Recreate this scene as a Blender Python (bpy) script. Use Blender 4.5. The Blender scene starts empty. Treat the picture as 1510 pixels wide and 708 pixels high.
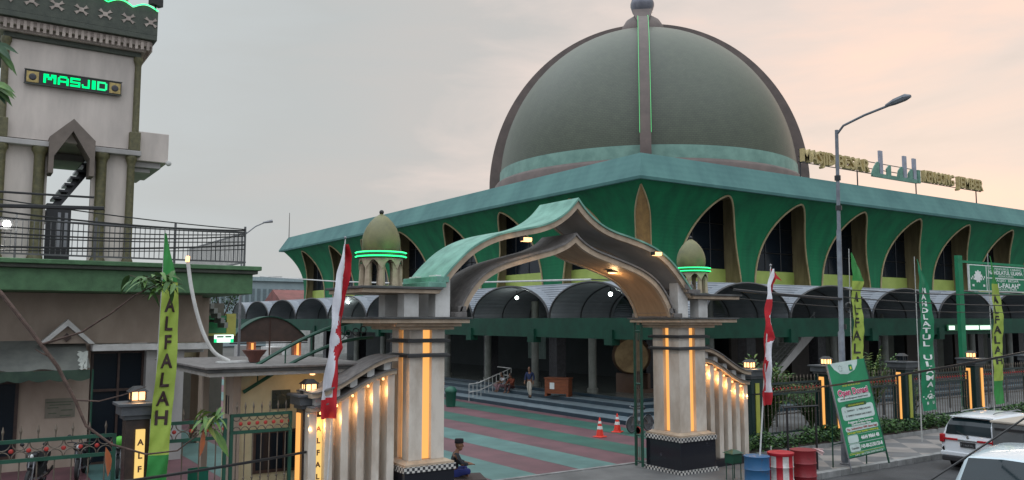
import bpy, bmesh, math, random
from math import sin, cos, pi, radians, sqrt, atan2
from mathutils import Vector, Matrix, Euler
random.seed(11)
S = bpy.context.scene
COL = S.collection

# ------------------------------------------------------------------ materials
MATS = {}
def mat(name, c, rough=.7, c2=None, scale=3.0, bump=0.0, metal=0.0, emit=0.0, spec=.5, bscale=None, coat=0.0, stretch=(1,1,1), detail=6, lo=.35, hi=.65):
    if name in MATS: return MATS[name]
    m = bpy.data.materials.new(name); m.use_nodes = True
    nt = m.node_tree; N = nt.nodes; L = nt.links
    b = N['Principled BSDF']
    b.inputs['Roughness'].default_value = rough
    b.inputs['Metallic'].default_value = metal
    b.inputs['Specular IOR Level'].default_value = spec
    b.inputs['Coat Weight'].default_value = coat
    if c2 is None: c2 = tuple(v*.8 for v in c)
    tc = N.new('ShaderNodeTexCoord'); mp = N.new('ShaderNodeMapping')
    mp.inputs['Scale'].default_value = stretch
    L.new(tc.outputs['Object'], mp.inputs['Vector'])
    no = N.new('ShaderNodeTexNoise'); no.inputs['Scale'].default_value = scale; no.inputs['Detail'].default_value = detail
    no.inputs['Roughness'].default_value = .6
    L.new(mp.outputs[0], no.inputs['Vector'])
    r = N.new('ShaderNodeValToRGB'); r.color_ramp.elements[0].position = lo; r.color_ramp.elements[1].position = hi
    r.color_ramp.elements[0].color = (*c2, 1); r.color_ramp.elements[1].color = (*c, 1)
    L.new(no.outputs['Fac'], r.inputs['Fac']); L.new(r.outputs['Color'], b.inputs['Base Color'])
    if bump:
        n2 = N.new('ShaderNodeTexNoise'); n2.inputs['Scale'].default_value = bscale or scale*6; n2.inputs['Detail'].default_value = 4
        L.new(mp.outputs[0], n2.inputs['Vector'])
        bp = N.new('ShaderNodeBump'); bp.inputs['Strength'].default_value = bump; bp.inputs['Distance'].default_value = .02
        L.new(n2.outputs['Fac'], bp.inputs['Height']); L.new(bp.outputs[0], b.inputs['Normal'])
    if emit:
        b.inputs['Emission Color'].default_value = (*c, 1); b.inputs['Emission Strength'].default_value = emit
    MATS[name] = m
    return m
def wave_bump(m, axis, scale, strength=.6, dist=.04):
    nt = m.node_tree; N = nt.nodes; L = nt.links; b = N['Principled BSDF']
    tc = N.new('ShaderNodeTexCoord'); w = N.new('ShaderNodeTexWave'); w.bands_direction = axis
    w.inputs['Scale'].default_value = scale
    L.new(tc.outputs['Object'], w.inputs['Vector'])
    bp = N.new('ShaderNodeBump'); bp.inputs['Strength'].default_value = strength; bp.inputs['Distance'].default_value = dist
    L.new(w.outputs['Fac'], bp.inputs['Height']); L.new(bp.outputs[0], b.inputs['Normal'])
    return m
def emis(name, c, s):
    if name in MATS: return MATS[name]
    m = bpy.data.materials.new(name); m.use_nodes = True
    b = m.node_tree.nodes['Principled BSDF']
    b.inputs['Base Color'].default_value = (*[v*.3 for v in c], 1); b.inputs['Emission Color'].default_value = (*c, 1)
    b.inputs['Emission Strength'].default_value = s; b.inputs['Roughness'].default_value = .4
    MATS[name] = m; return m
def brickmat(name, c1, c2, mortar, scale, bw=.5, rh=.25, rough=.7, msize=.02, vec='Object', rot=(0,0,0), checker=False):
    m = bpy.data.materials.new(name); m.use_nodes = True
    nt = m.node_tree; N = nt.nodes; L = nt.links; b = N['Principled BSDF']; b.inputs['Roughness'].default_value = rough
    tc = N.new('ShaderNodeTexCoord'); mp = N.new('ShaderNodeMapping'); mp.inputs['Rotation'].default_value = rot
    L.new(tc.outputs[vec], mp.inputs[0])
    if checker:
        t = N.new('ShaderNodeTexChecker'); t.inputs['Scale'].default_value = scale
        t.inputs['Color1'].default_value = (*c1, 1); t.inputs['Color2'].default_value = (*c2, 1)
    else:
        t = N.new('ShaderNodeTexBrick'); t.inputs['Scale'].default_value = scale
        t.inputs['Color1'].default_value = (*c1, 1); t.inputs['Color2'].default_value = (*c2, 1); t.inputs['Mortar'].default_value = (*mortar, 1)
        t.inputs['Brick Width'].default_value = bw; t.inputs['Row Height'].default_value = rh; t.inputs['Mortar Size'].default_value = msize
    L.new(mp.outputs[0], t.inputs['Vector'])
    no = N.new('ShaderNodeTexNoise'); no.inputs['Scale'].default_value = 1.3; no.inputs['Detail'].default_value = 8
    L.new(tc.outputs['Object'], no.inputs['Vector'])
    mr = N.new('ShaderNodeMapRange'); mr.inputs['From Min'].default_value = .3; mr.inputs['From Max'].default_value = .7
    mr.inputs['To Min'].default_value = .65; mr.inputs['To Max'].default_value = 1.1
    L.new(no.outputs['Fac'], mr.inputs['Value'])
    mx = N.new('ShaderNodeVectorMath'); mx.operation = 'SCALE'
    L.new(t.outputs['Color'], mx.inputs[0]); L.new(mr.outputs[0], mx.inputs['Scale'])
    L.new(mx.outputs[0], b.inputs['Base Color'])
    MATS[name] = m; return m

G_WALL = wave_bump(mat('green_wall', (.004,.155,.058), .65, (.003,.095,.04), 1.1, spec=.3, stretch=(1,1,.12), detail=12, lo=.3, hi=.6), 'Z', 1.6, .12, .02)
TEAL = wave_bump(mat('teal_fascia', (.080,.195,.175), .65, (.050,.135,.128), .5, detail=12, stretch=(1,1,.35), spec=.3), 'Z', .9, .12, .03)
TEAL2 = mat('teal_roofing', (.17,.36,.28), .6, (.09,.22,.17), 2.5, .4, stretch=(1,1,.6))
GOLD = mat('tan_trim', (.42,.33,.18), .5, (.30,.22,.11), 2)
REVEAL = mat('reveal_bronze', (.34,.27,.14), .6, (.22,.17,.085), 1.2, stretch=(3,3,.5))
LIME = mat('lime_panel', (.46,.56,.14), .6, (.36,.46,.10), 1)
GLASSD = mat('dark_glass', (.008,.012,.018), .18, (.014,.020,.026), .35, spec=.22)
FRAME = mat('window_frame_dark', (.03,.03,.03), .4)
DOME = brickmat('dome_mosaic', (.066,.079,.046), (.054,.067,.038), (.028,.035,.022), 1.6, .5, .25, .40, .02, 'UV')
for n_ in DOME.node_tree.nodes:
    if n_.bl_idname == 'ShaderNodeMapRange': n_.inputs['To Min'].default_value = .86; n_.inputs['To Max'].default_value = 1.06
BROWN = mat('rib_brown', (.135,.10,.085), .6, (.095,.072,.062), .8)
BAND = mat('dome_band_teal', (.17,.31,.25), .5, (.11,.22,.18), 1)
GREYM = mat('grey_metal', (.25,.25,.26), .4, (.17,.17,.18), 3, metal=.3)
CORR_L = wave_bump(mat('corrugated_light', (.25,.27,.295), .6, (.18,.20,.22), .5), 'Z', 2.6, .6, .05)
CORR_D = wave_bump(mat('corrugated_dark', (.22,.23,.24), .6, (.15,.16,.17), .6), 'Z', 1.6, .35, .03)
G_BEAM = mat('green_beam', (.003,.052,.029), .6, (.002,.032,.018), 1.2, spec=.3)
CONC = mat('concrete_col', (.20,.205,.18), .6, (.14,.145,.125), 2, .2)
DARKCOL = mat('dark_granite', (.035,.035,.04), .25, (.02,.02,.024), 6)
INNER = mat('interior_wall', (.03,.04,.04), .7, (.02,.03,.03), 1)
FLOORT = mat('glossy_floor', (.15,.16,.14), .18, (.10,.11,.10), 1.5)
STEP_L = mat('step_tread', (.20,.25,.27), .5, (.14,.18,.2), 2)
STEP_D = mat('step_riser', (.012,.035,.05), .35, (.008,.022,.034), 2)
PLASTER = mat('grey_plaster', (.40,.38,.36), .8, (.27,.255,.24), .9, .35, stretch=(1,1,.45), detail=10)
PLASTER2 = mat('brown_plaster', (.40,.32,.255), .85, (.27,.21,.165), .8, .35, stretch=(1,1,.5), detail=10)
TOWERW = mat('tower_plaster', (.60,.525,.465), .85, (.42,.37,.33), .7, .4, stretch=(1.5,1.5,.35), detail=12)
CREAM = mat('cream_wall', (.62,.54,.34), .8, (.50,.43,.26), 1.5, .2)
OLIVE = mat('olive_column', (.13,.115,.05), .55, (.07,.065,.03), 9, .5)
OLIVED = mat('olive_dark', (.06,.068,.048), .6, (.035,.042,.03), 4, .3)
SALMON = mat('salmon_dome', (.50,.33,.26), .7, (.38,.25,.2), 2)
COMPALE = mat('cornice_pale', (.42,.35,.30), .8, (.27,.22,.19), 3, .3)
GREEN_SLAB = mat('green_slab', (.07,.165,.07), .6, (.045,.11,.046), 3, .4)
WHITEP = mat('white_paint', (.62,.61,.58), .7, (.45,.44,.41), 2, .2)
BLACKM = mat('black_metal', (.012,.012,.013), .45)
RAILM = mat('rail_metal', (.12,.12,.12), .4, metal=.5)
SOFFIT = mat('wood_soffit', (.36,.235,.13), .55, (.27,.17,.09), 1.6, .15, stretch=(1,4,1))
TAN = mat('tan_edge', (.45,.35,.25), .6, (.32,.24,.165), 4, .3)
GREYROOF = mat('grey_shingle', (.17,.155,.145), .8, (.10,.092,.085), 5, .5)
def marble():
    m = mat('cream_marble', (.62,.56,.48), .28, (.43,.36,.29), 1.4, detail=12, stretch=(1,1,.45), lo=.38, hi=.58)
    return m
MARB = marble()
BLKMARB = mat('black_marble', (.014,.015,.02), .15, (.06,.06,.07), 4, lo=.30, hi=.36, detail=12)
PATT = brickmat('mosaic_trim', (.62,.60,.55), (.03,.03,.035), (.3,.29,.27), 14, .5, .5, .4, checker=True)
GRN_MARB = mat('green_black_marble', (.010,.028,.026), .2, (.05,.07,.065), 4, lo=.28, hi=.36, detail=12)
BRN_MARB = mat('brown_black_marble', (.045,.03,.024), .25, (.025,.018,.015), 4)
STONECAP = mat('stone_cap', (.075,.08,.085), .5, (.045,.05,.055), 4, .2)
FGREEN = mat('fence_green', (.008,.07,.04), .45, (.005,.045,.025), 3)
FDARK = mat('fence_dark', (.02,.035,.033), .5)
PICK = mat('picket_metal', (.16,.13,.10), .5, (.10,.08,.06), 6, metal=.3)
RED = mat('red_paint', (.42,.03,.02), .5, (.3,.02,.015), 4)
ASPH = mat('asphalt', (.060,.060,.062), .8, (.030,.030,.032), .9, .5, bscale=60, detail=12)
EARTH = mat('ground_earth', (.07,.07,.06), .9, (.05,.05,.045), .05)
CONCR = mat('driveway_concrete', (.15,.15,.145), .8, (.09,.09,.088), .8, .4, bscale=30, detail=12)
KERB = mat('kerb_concrete', (.28,.28,.27), .8, (.17,.17,.165), 3, .4)
MAROON = mat('maroon_paving', (.155,.068,.078), .6, (.095,.045,.052), .7, .2, detail=12)
LTEAL = mat('teal_paving', (.095,.195,.178), .6, (.06,.13,.12), .8, .2, detail=12)
GTEAL = mat('green_paving', (.032,.115,.085), .6, (.02,.075,.056), .8, .2, detail=12)
DIAMOND = brickmat('diamond_paving', (.26,.235,.215), (.13,.13,.13), (0,0,0), .85, rot=(0,0,radians(45)), checker=True)
LED_G = emis('led_green', (.02,1,.22), 3.0)
LED_W = emis('led_warm', (1,.46,.12), 1.0)
LED_Y = emis('led_yellow', (1,.66,.20), .85)
LAMPW = emis('lamp_warm', (1,.52,.22), 2.6)
LAMPC = emis('lamp_cool', (.85,1,.95), 12)
SIGN_G = emis('sign_green_glow', (.0,1,.32), .95)
WHITE_E = emis('sign_white_glow', (.75,1,.85), 1.4)

# ------------------------------------------------------------------ mesh builder
class MB:
    def __init__(s): s.v = []; s.f = []; s.m = []; s.mats = []; s.uv = {}
    def mi(s, m):
        if m is None: return 0
        if m not in s.mats: s.mats.append(m)
        return s.mats.index(m)
    def add(s, vs, fs, m=None):
        o = len(s.v); s.v += [tuple(p) for p in vs]; k = s.mi(m)
        for f in fs: s.f.append(tuple(i+o for i in f)); s.m.append(k)
        return s
    def box(s, x0, x1, y0, y1, z0, z1, m=None):
        vs = [(x0,y0,z0),(x1,y0,z0),(x1,y1,z0),(x0,y1,z0),(x0,y0,z1),(x1,y0,z1),(x1,y1,z1),(x0,y1,z1)]
        return s.add(vs, [(0,3,2,1),(4,5,6,7),(0,1,5,4),(1,2,6,5),(2,3,7,6),(3,0,4,7)], m)
    def cbox(s, c, d, m=None, rz=0):
        s0 = len(s.v); x, y, z = c; a, b, h = d
        s.box(-a/2, a/2, -b/2, b/2, -h/2, h/2, m)
        for i in range(s0, len(s.v)):
            p = s.v[i]; s.v[i] = (x+p[0]*cos(rz)-p[1]*sin(rz), y+p[0]*sin(rz)+p[1]*cos(rz), z+p[2])
        return s
    def frustum(s, c, d0, d1, h, m=None):
        x, y, z = c
        vs = []
        for (a, b), zz in ((d0, z), (d1, z+h)):
            vs += [(x-a/2,y-b/2,zz),(x+a/2,y-b/2,zz),(x+a/2,y+b/2,zz),(x-a/2,y+b/2,zz)]
        return s.add(vs, [(0,3,2,1),(4,5,6,7),(0,1,5,4),(1,2,6,5),(2,3,7,6),(3,0,4,7)], m)
    def tube(s, pts, r, n=6, m=None, cap=True):
        pts = [Vector(p) for p in pts]; rs = r if isinstance(r, (list, tuple)) else [r]*len(pts)
        vs = []; up = None
        for i, p in enumerate(pts):
            a = pts[max(i-1, 0)]; b = pts[min(i+1, len(pts)-1)]; t = (b-a)
            if t.length < 1e-9: t = Vector((0,0,1))
            t.normalize()
            if up is None: up = Vector((0,0,1)) if abs(t.z) < .9 else Vector((1,0,0))
            x = up.cross(t)
            if x.length < 1e-5: x = Vector((1,0,0)).cross(t)
            x.normalize(); y = t.cross(x); up = y
            for k in range(n):
                q = 2*pi*k/n; vs.append(p+x*cos(q)*rs[i]+y*sin(q)*rs[i])
        fs = []
        for i in range(len(pts)-1):
            for k in range(n): fs.append((i*n+k, i*n+(k+1)%n, (i+1)*n+(k+1)%n, (i+1)*n+k))
        if cap: fs.append(tuple(range(n))[::-1]); fs.append(tuple(range((len(pts)-1)*n, len(pts)*n)))
        return s.add(vs, fs, m)
    def lathe(s, prof, c=(0,0,0), n=24, m=None, a0=0, a1=2*pi, rot=None):
        full = abs(a1-a0-2*pi) < 1e-6; nn = n if full else n+1
        vs = []
        for r, z in prof:
            for k in range(nn):
                q = a0+(a1-a0)*k/n; p = Vector((r*cos(q), r*sin(q), z))
                if rot: p = rot @ p
                vs.append(p+Vector(c))
        fs = []
        for i in range(len(prof)-1):
            for k in range(n):
                k2 = (k+1)%nn; fs.append((i*nn+k, i*nn+k2, (i+1)*nn+k2, (i+1)*nn+k))
        if full:
            if prof[0][0] > 1e-4: fs.append(tuple(range(nn))[::-1])
            if prof[-1][0] > 1e-4: fs.append(tuple(range((len(prof)-1)*nn, len(prof)*nn)))
        return s.add(vs, fs, m)
    def prism(s, poly, axis, a, b, m=None):
        # poly: 2D points; axis 'y': (x,z) extruded along y; 'x': (y,z); 'z': (x,y)
        def P(p, t): return (p[0],t,p[1]) if axis == 'y' else (t,p[0],p[1]) if axis == 'x' else (p[0],p[1],t)
        n = len(poly); vs = [P(p, a) for p in poly]+[P(p, b) for p in poly]
        fs = [tuple(range(n)), tuple(range(n, 2*n))[::-1]]+[(i, (i+1)%n, (i+1)%n+n, i+n) for i in range(n)]
        return s.add(vs, fs, m)
    def band(s, top, bot, axis, a, b, m=None):
        # strip between two polylines of equal length, extruded: closed, convex cells only
        n = len(top)
        def P(p, t): return (p[0],t,p[1]) if axis == 'y' else (t,p[0],p[1])
        vs = [P(p, a) for p in top]+[P(p, a) for p in bot]+[P(p, b) for p in top]+[P(p, b) for p in bot]
        fs = []
        for i in range(n-1):
            fs += [(i, i+1, n+i+1, n+i), (2*n+i+1, 2*n+i, 3*n+i, 3*n+i+1), (i+1, i, 2*n+i, 2*n+i+1), (n+i, n+i+1, 3*n+i+1, 3*n+i)]
        fs += [(0, n, 3*n, 2*n), (n-1, 3*n-1, 4*n-1, 2*n-1)]
        return s.add(vs, fs, m)
    def grid(s, P, nu, nv, m=None, close=False):
        vs = [P(i/nu, j/nv) for j in range(nv+1) for i in range(nu+1)]
        fs = [(j*(nu+1)+i, j*(nu+1)+i+1, (j+1)*(nu+1)+i+1, (j+1)*(nu+1)+i) for j in range(nv) for i in range(nu)]
        return s.add(vs, fs, m)
    def ball(s, c, r, n=10, m=None, sq=(1,1,1)):
        prof = [(max(r*sin(pi*i/(n//2+2)), 0), -r*cos(pi*i/(n//2+2))) for i in range(n//2+3)]
        o = len(s.v); s.lathe(prof, (0,0,0), n, m)
        for i in range(o, len(s.v)):
            p = s.v[i]; s.v[i] = (c[0]+p[0]*sq[0], c[1]+p[1]*sq[1], c[2]+p[2]*sq[2])
        return s
    def xf(s, M, i0=0):
        for i in range(i0, len(s.v)): s.v[i] = tuple(M @ Vector(s.v[i]))
        return s
    def build(s, name, m=None, parent=None, smooth=False, bevel=0, fix=True, kind=None, solid=0):
        me = bpy.data.meshes.new(name)
        o3 = Vector(parent['_o']) if (parent and '_o' in parent) else Vector((0,0,0))
        me.from_pydata([tuple(Vector(p)-o3) for p in s.v], [], s.f)
        if m is not None and s.mats and s.mats[0] is not m and all(k == 0 for k in s.m): pass
        ml = s.mats if s.mats else [m]
        for x in ml: me.materials.append(x)
        for p, k in zip(me.polygons, s.m): p.material_index = min(k, len(ml)-1); p.use_smooth = smooth
        if fix:
            bm = bmesh.new(); bm.from_mesh(me); bmesh.ops.recalc_face_normals(bm, faces=bm.faces); bm.to_mesh(me); bm.free()
        me.update()
        o = bpy.data.objects.new(name, me); COL.objects.link(o)
        if parent:
            o.parent = parent; o['_o'] = tuple(o3)
        if bevel:
            b = o.modifiers.new('b', 'BEVEL'); b.width = bevel; b.segments = 2; b.limit_method = 'ANGLE'
        if solid:
            b = o.modifiers.new('s', 'SOLIDIFY'); b.thickness = solid; b.offset = 0
        if smooth:
            try:
                me.set_sharp_from_angle(angle=radians(40))
            except Exception: pass
        if kind: o['kind'] = kind
        return o
def tag(o, label=None, cat=None, group=None, kind=None):
    if label: o['label'] = label
    if cat: o['category'] = cat
    if group: o['group'] = group
    if kind: o['kind'] = kind
    return o
def thing(name, label, cat, loc=(0,0,0), group=None):
    o = bpy.data.objects.new(name, None); COL.objects.link(o); o.location = loc; o['_o'] = tuple(loc)
    o.empty_display_size = .3
    return tag(o, label, cat, group)
def copy_thing(o, parent=None):
    c = o.copy(); COL.objects.link(c)
    if parent: c.parent = parent
    for ch in list(o.children): copy_thing(ch, c)
    return c
def place(o, loc, rz=0, label=None, scale=None):
    o.location = loc; o.rotation_euler = (0,0,rz)
    if label: o['label'] = label
    if scale: o.scale = (scale,)*3
    return o
def dup(o, loc, rz=0, label=None, scale=None):
    return place(copy_thing(o), loc, rz, label, scale)
def text_mesh(txt, size=1.0, extrude=.02, bold=.0, align='CENTER', fit=None):
    """verts/faces of a text in XZ plane facing -Y, baseline z=0"""
    cu = bpy.data.curves.new('t', 'FONT'); cu.body = txt; cu.size = size; cu.extrude = extrude; cu.align_x = align
    cu.offset = bold; cu.resolution_u = 2
    o = bpy.data.objects.new('t', cu); COL.objects.link(o)
    dg = bpy.context.evaluated_depsgraph_get(); me = bpy.data.meshes.new_from_object(o.evaluated_get(dg))
    vs = [(v.co.x, -v.co.z, v.co.y) for v in me.vertices]; fs = [tuple(p.vertices) for p in me.polygons]
    bpy.data.objects.remove(o); bpy.data.meshes.remove(me); bpy.data.curves.remove(cu)
    if fit and vs:
        x0 = min(v[0] for v in vs); x1 = max(v[0] for v in vs); k = fit/(x1-x0)
        vs = [((v[0]-(x0+x1)/2)*k, v[1], v[2]) for v in vs]
    return vs, fs
def put_text(mb, txt, size, M, m, extrude=.01, bold=0, align='CENTER', fit=None):
    vs, fs = text_mesh(txt, size, extrude, bold, align, fit)
    mb.add([tuple(M @ Vector(v)) for v in vs], fs, m)
def T(x, y, z): return Matrix.Translation((x, y, z))
def RZ(a): return Matrix.Rotation(a, 4, 'Z')
def RX(a): return Matrix.Rotation(a, 4, 'X')
def RY(a): return Matrix.Rotation(a, 4, 'Y')
def lamp(name, loc, power, color, r=.06, kind='POINT', rot=None, spot=1.2):
    l = bpy.data.lights.new(name, kind); l.energy = power; l.color = color; l.shadow_soft_size = r
    if kind == 'SPOT': l.spot_size = spot; l.spot_blend = .8
    o = bpy.data.objects.new(name, l); COL.objects.link(o); o.location = loc
    if rot: o.rotation_euler = rot
    return o

# ------------------------------------------------------------------ camera, world, sun
cam_d = bpy.data.cameras.new('camera'); cam = bpy.data.objects.new('camera', cam_d); COL.objects.link(cam)
cam.location = (0, 0, 4.6); cam_d.sensor_width = 36; cam_d.lens = 36*1230/1510
cam_d.clip_end = 4000; cam_d.clip_start = .1
cam.rotation_euler = (radians(90)+math.atan(118/1230), 0, -radians(34))
S.camera = cam
SUN_AZ = radians(61); SUN_EL = radians(7)      # clockwise from +Y
w = bpy.data.worlds.new('World'); S.world = w; w.use_nodes = True
nt = w.node_tree; N = nt.nodes; L = nt.links; N.clear()
out = N.new('ShaderNodeOutputWorld'); tc = N.new('ShaderNodeTexCoord')
sky = N.new('ShaderNodeTexSky'); sky.sky_type = 'NISHITA'; sky.sun_disc = False
sky.sun_elevation = SUN_EL; sky.sun_rotation = SUN_AZ; sky.air_density = 1.5; sky.dust_density = 3
b1 = N.new('ShaderNodeBackground'); b1.inputs['Strength'].default_value = .05; L.new(sky.outputs[0], b1.inputs['Color'])
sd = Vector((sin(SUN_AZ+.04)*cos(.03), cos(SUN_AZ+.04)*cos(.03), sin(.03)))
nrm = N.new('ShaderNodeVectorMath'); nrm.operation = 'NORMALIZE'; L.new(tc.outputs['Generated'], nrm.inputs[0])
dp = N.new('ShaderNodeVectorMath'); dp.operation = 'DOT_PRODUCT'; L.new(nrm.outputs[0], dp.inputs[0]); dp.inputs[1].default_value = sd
mp = N.new('ShaderNodeMapping'); mp.inputs['Scale'].default_value = (1.6, 1.6, 6.5); mp.inputs['Rotation'].default_value = (0.12, .1, .4)
L.new(nrm.outputs[0], mp.inputs[0])
cn = N.new('ShaderNodeTexNoise'); cn.inputs['Scale'].default_value = 1.5; cn.inputs['Detail'].default_value = 7; cn.inputs['Roughness'].default_value = .55
cn.inputs['Distortion'].default_value = .4
L.new(mp.outputs[0], cn.inputs['Vector'])
ma = N.new('ShaderNodeMath'); ma.operation = 'MULTIPLY_ADD'; L.new(cn.outputs['Fac'], ma.inputs[0]); ma.inputs[1].default_value = .44
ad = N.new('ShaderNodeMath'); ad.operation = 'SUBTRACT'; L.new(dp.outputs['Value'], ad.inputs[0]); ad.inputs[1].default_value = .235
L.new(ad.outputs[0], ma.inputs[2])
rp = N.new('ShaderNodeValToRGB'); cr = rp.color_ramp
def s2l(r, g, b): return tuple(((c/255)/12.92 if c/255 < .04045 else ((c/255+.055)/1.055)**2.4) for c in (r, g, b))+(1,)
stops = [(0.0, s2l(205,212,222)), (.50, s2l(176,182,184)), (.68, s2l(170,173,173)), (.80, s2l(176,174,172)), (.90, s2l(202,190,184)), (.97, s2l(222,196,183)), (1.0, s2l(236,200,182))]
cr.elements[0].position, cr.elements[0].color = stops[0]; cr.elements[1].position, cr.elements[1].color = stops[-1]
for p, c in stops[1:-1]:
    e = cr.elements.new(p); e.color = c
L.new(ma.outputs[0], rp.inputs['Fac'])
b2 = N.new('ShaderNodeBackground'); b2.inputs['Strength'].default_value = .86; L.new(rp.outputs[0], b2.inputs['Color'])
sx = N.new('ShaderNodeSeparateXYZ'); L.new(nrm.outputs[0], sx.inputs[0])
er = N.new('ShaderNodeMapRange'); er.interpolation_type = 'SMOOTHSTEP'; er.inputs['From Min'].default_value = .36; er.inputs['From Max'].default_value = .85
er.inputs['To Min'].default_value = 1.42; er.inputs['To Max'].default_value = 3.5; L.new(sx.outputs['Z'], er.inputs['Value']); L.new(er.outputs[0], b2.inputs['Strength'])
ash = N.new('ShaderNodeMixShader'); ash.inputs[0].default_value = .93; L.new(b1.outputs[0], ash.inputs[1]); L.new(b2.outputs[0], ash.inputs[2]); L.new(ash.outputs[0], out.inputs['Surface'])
sl = bpy.data.lights.new('sun', 'SUN'); sl.energy = .5; sl.angle = radians(14); sl.color = (1, .82, .66)
so = bpy.data.objects.new('sun', sl); COL.objects.link(so)
so.rotation_euler = Vector((-sin(SUN_AZ)*cos(SUN_EL), -cos(SUN_AZ)*cos(SUN_EL), -sin(SUN_EL))).to_track_quat('-Z', 'Y').to_euler()
S.view_settings.view_transform = 'Standard'; S.view_settings.look = 'None'; S.view_settings.exposure = 0; S.view_settings.gamma = 1
S.render.engine = 'CYCLES'

# ------------------------------------------------------------------ ground
def sheet(name, x0, x1, y0, y1, z, m): return MB().add([(x0,y0,z),(x1,y0,z),(x1,y1,z),(x0,y1,z)], [(0,1,2,3)], m).build(name, fix=False, kind='structure')
sheet('ground', -1200, 1800, -1200, 1800, -.17, EARTH)
sheet('road', -300, 500, -6, 16.0, -.15, ASPH)
sheet('near_pavement', -300, 500, -14, -6, -.14, KERB)
MB().box(-90, 160, 16.25, 100, -.165, 0.0, CONCR).build('plaza_slab', kind='structure')
k = MB()
x = -60
while x < 120:
    k.box(x, x+.985, 16.02, 16.24, -.168, .03, KERB); x += 1.0
k.build('kerb', kind='structure', bevel=.015)
sheet('sidewalk', 20.5, 110, 16.26, 19.3, .004, DIAMOND)
sheet('driveway', 9.5, 20.4, 16.26, 20.45, .004, CONCR)
MB().box(9.5, 20.4, 20.46, 20.6, .0, .035, KERB).build('threshold_strip', kind='structure')
sheet('courtyard_paving', -2, 24.95, 20.62, 96, .006, MAROON)
gm = MB(); lm = MB()
for a in (16.47, 13.3, 10.1, 6.9, 3.7): lm.add([(a,20.64,.011),(a+1.57,20.64,.011),(a+1.57,96,.011),(a,96,.011)], [(0,1,2,3)], LTEAL)
for a in (19.58, 22.75): gm.add([(a,20.64,.011),(a+1.57,20.64,.011),(a+1.57,96,.011),(a,96,.011)], [(0,1,2,3)], GTEAL)
lm.build('pale_teal_stripes', fix=False, kind='structure'); gm.build('green_stripes', fix=False, kind='structure')

# ------------------------------------------------------------------ mosque
CX, CY = 57.2, 61.0
XW, YW = 31.7, 34.0          # wall planes (courtyard side, street side)
XE, YE = 84.0, 87.0          # far ends
mosque = thing('mosque', 'big green mosque with flared upper storey, pointed windows and huge olive dome', 'mosque', (XW, YW, 0))
ZB, ZF = 6.0, 12.02
def flare(z): return 1.8*max(0, (z-7.5)/(ZF-7.5))**2.4
W_H, W_Z0, W_Z1 = 2.7, 6.4, 11.72
def halfw(z):
    if z <= W_Z0: return W_H
    h = min(1, (z-W_Z0)/(W_Z1-W_Z0)); return W_H*(1-h**1.65)**.62
zs = [ZB, W_Z0]+[W_Z0+(W_Z1-W_Z0)*sin(pi/2*i/20) for i in range(1, 21)]+[ZF]
wall = MB()
def facepos(side, s, off, z):
    return (XW-off, s, z) if side == 'L' else (s, YW-off, z)
winL = [38.6+7.5*k for k in range(7)]; winR = [36.9+6.6*k for k in range(8)]
def shift(z): return 0.0
def wall_face(side, centres, start, end):
    bnd = [start]+[(a+b)/2 for a, b in zip(centres, centres[1:])]+[end]
    for ci, c in enumerate(centres):
        a, b = bnd[ci], bnd[ci+1]
        for i in range(len(zs)-1):
            z0, z1 = zs[i], zs[i+1]
            for sgn in (-1, 1):
                def edge(z):
                    e = a if sgn < 0 else b
                    if ci == 0 and sgn < 0: e = start-flare(z)
                    if ci == len(centres)-1 and sgn > 0: e = end+flare(z)
                    return e
                q0 = facepos(side, edge(z0), flare(z0), z0); q1 = facepos(side, edge(z1), flare(z1), z1)
                p0 = facepos(side, c+sgn*halfw(z0), flare(z0), z0); p1 = facepos(side, c+sgn*halfw(z1), flare(z1), z1)
                wall.add([p0, q0, q1, p1], [(0,1,2,3)], G_WALL)
                if halfw(z0) > 0: pass
wall_face('L', winL, YW, YE); wall_face('R', winR, XW, XE)
# hidden rear faces of the storey
for i in range(len(zs)-1):
    z0, z1 = zs[i], zs[i+1]; a, b = flare(z0), flare(z1)
    wall.add([(XW-a,YE+a,z0),(XE+a,YE+a,z0),(XE+b,YE+b,z1),(XW-b,YE+b,z1)], [(0,1,2,3)], G_WALL)
    wall.add([(XE+a,YE+a,z0),(XE+a,YW-a,z0),(XE+b,YW-b,z1),(XE+b,YE+b,z1)], [(0,1,2,3)], G_WALL)
wall.build('wall', parent=mosque)
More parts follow.
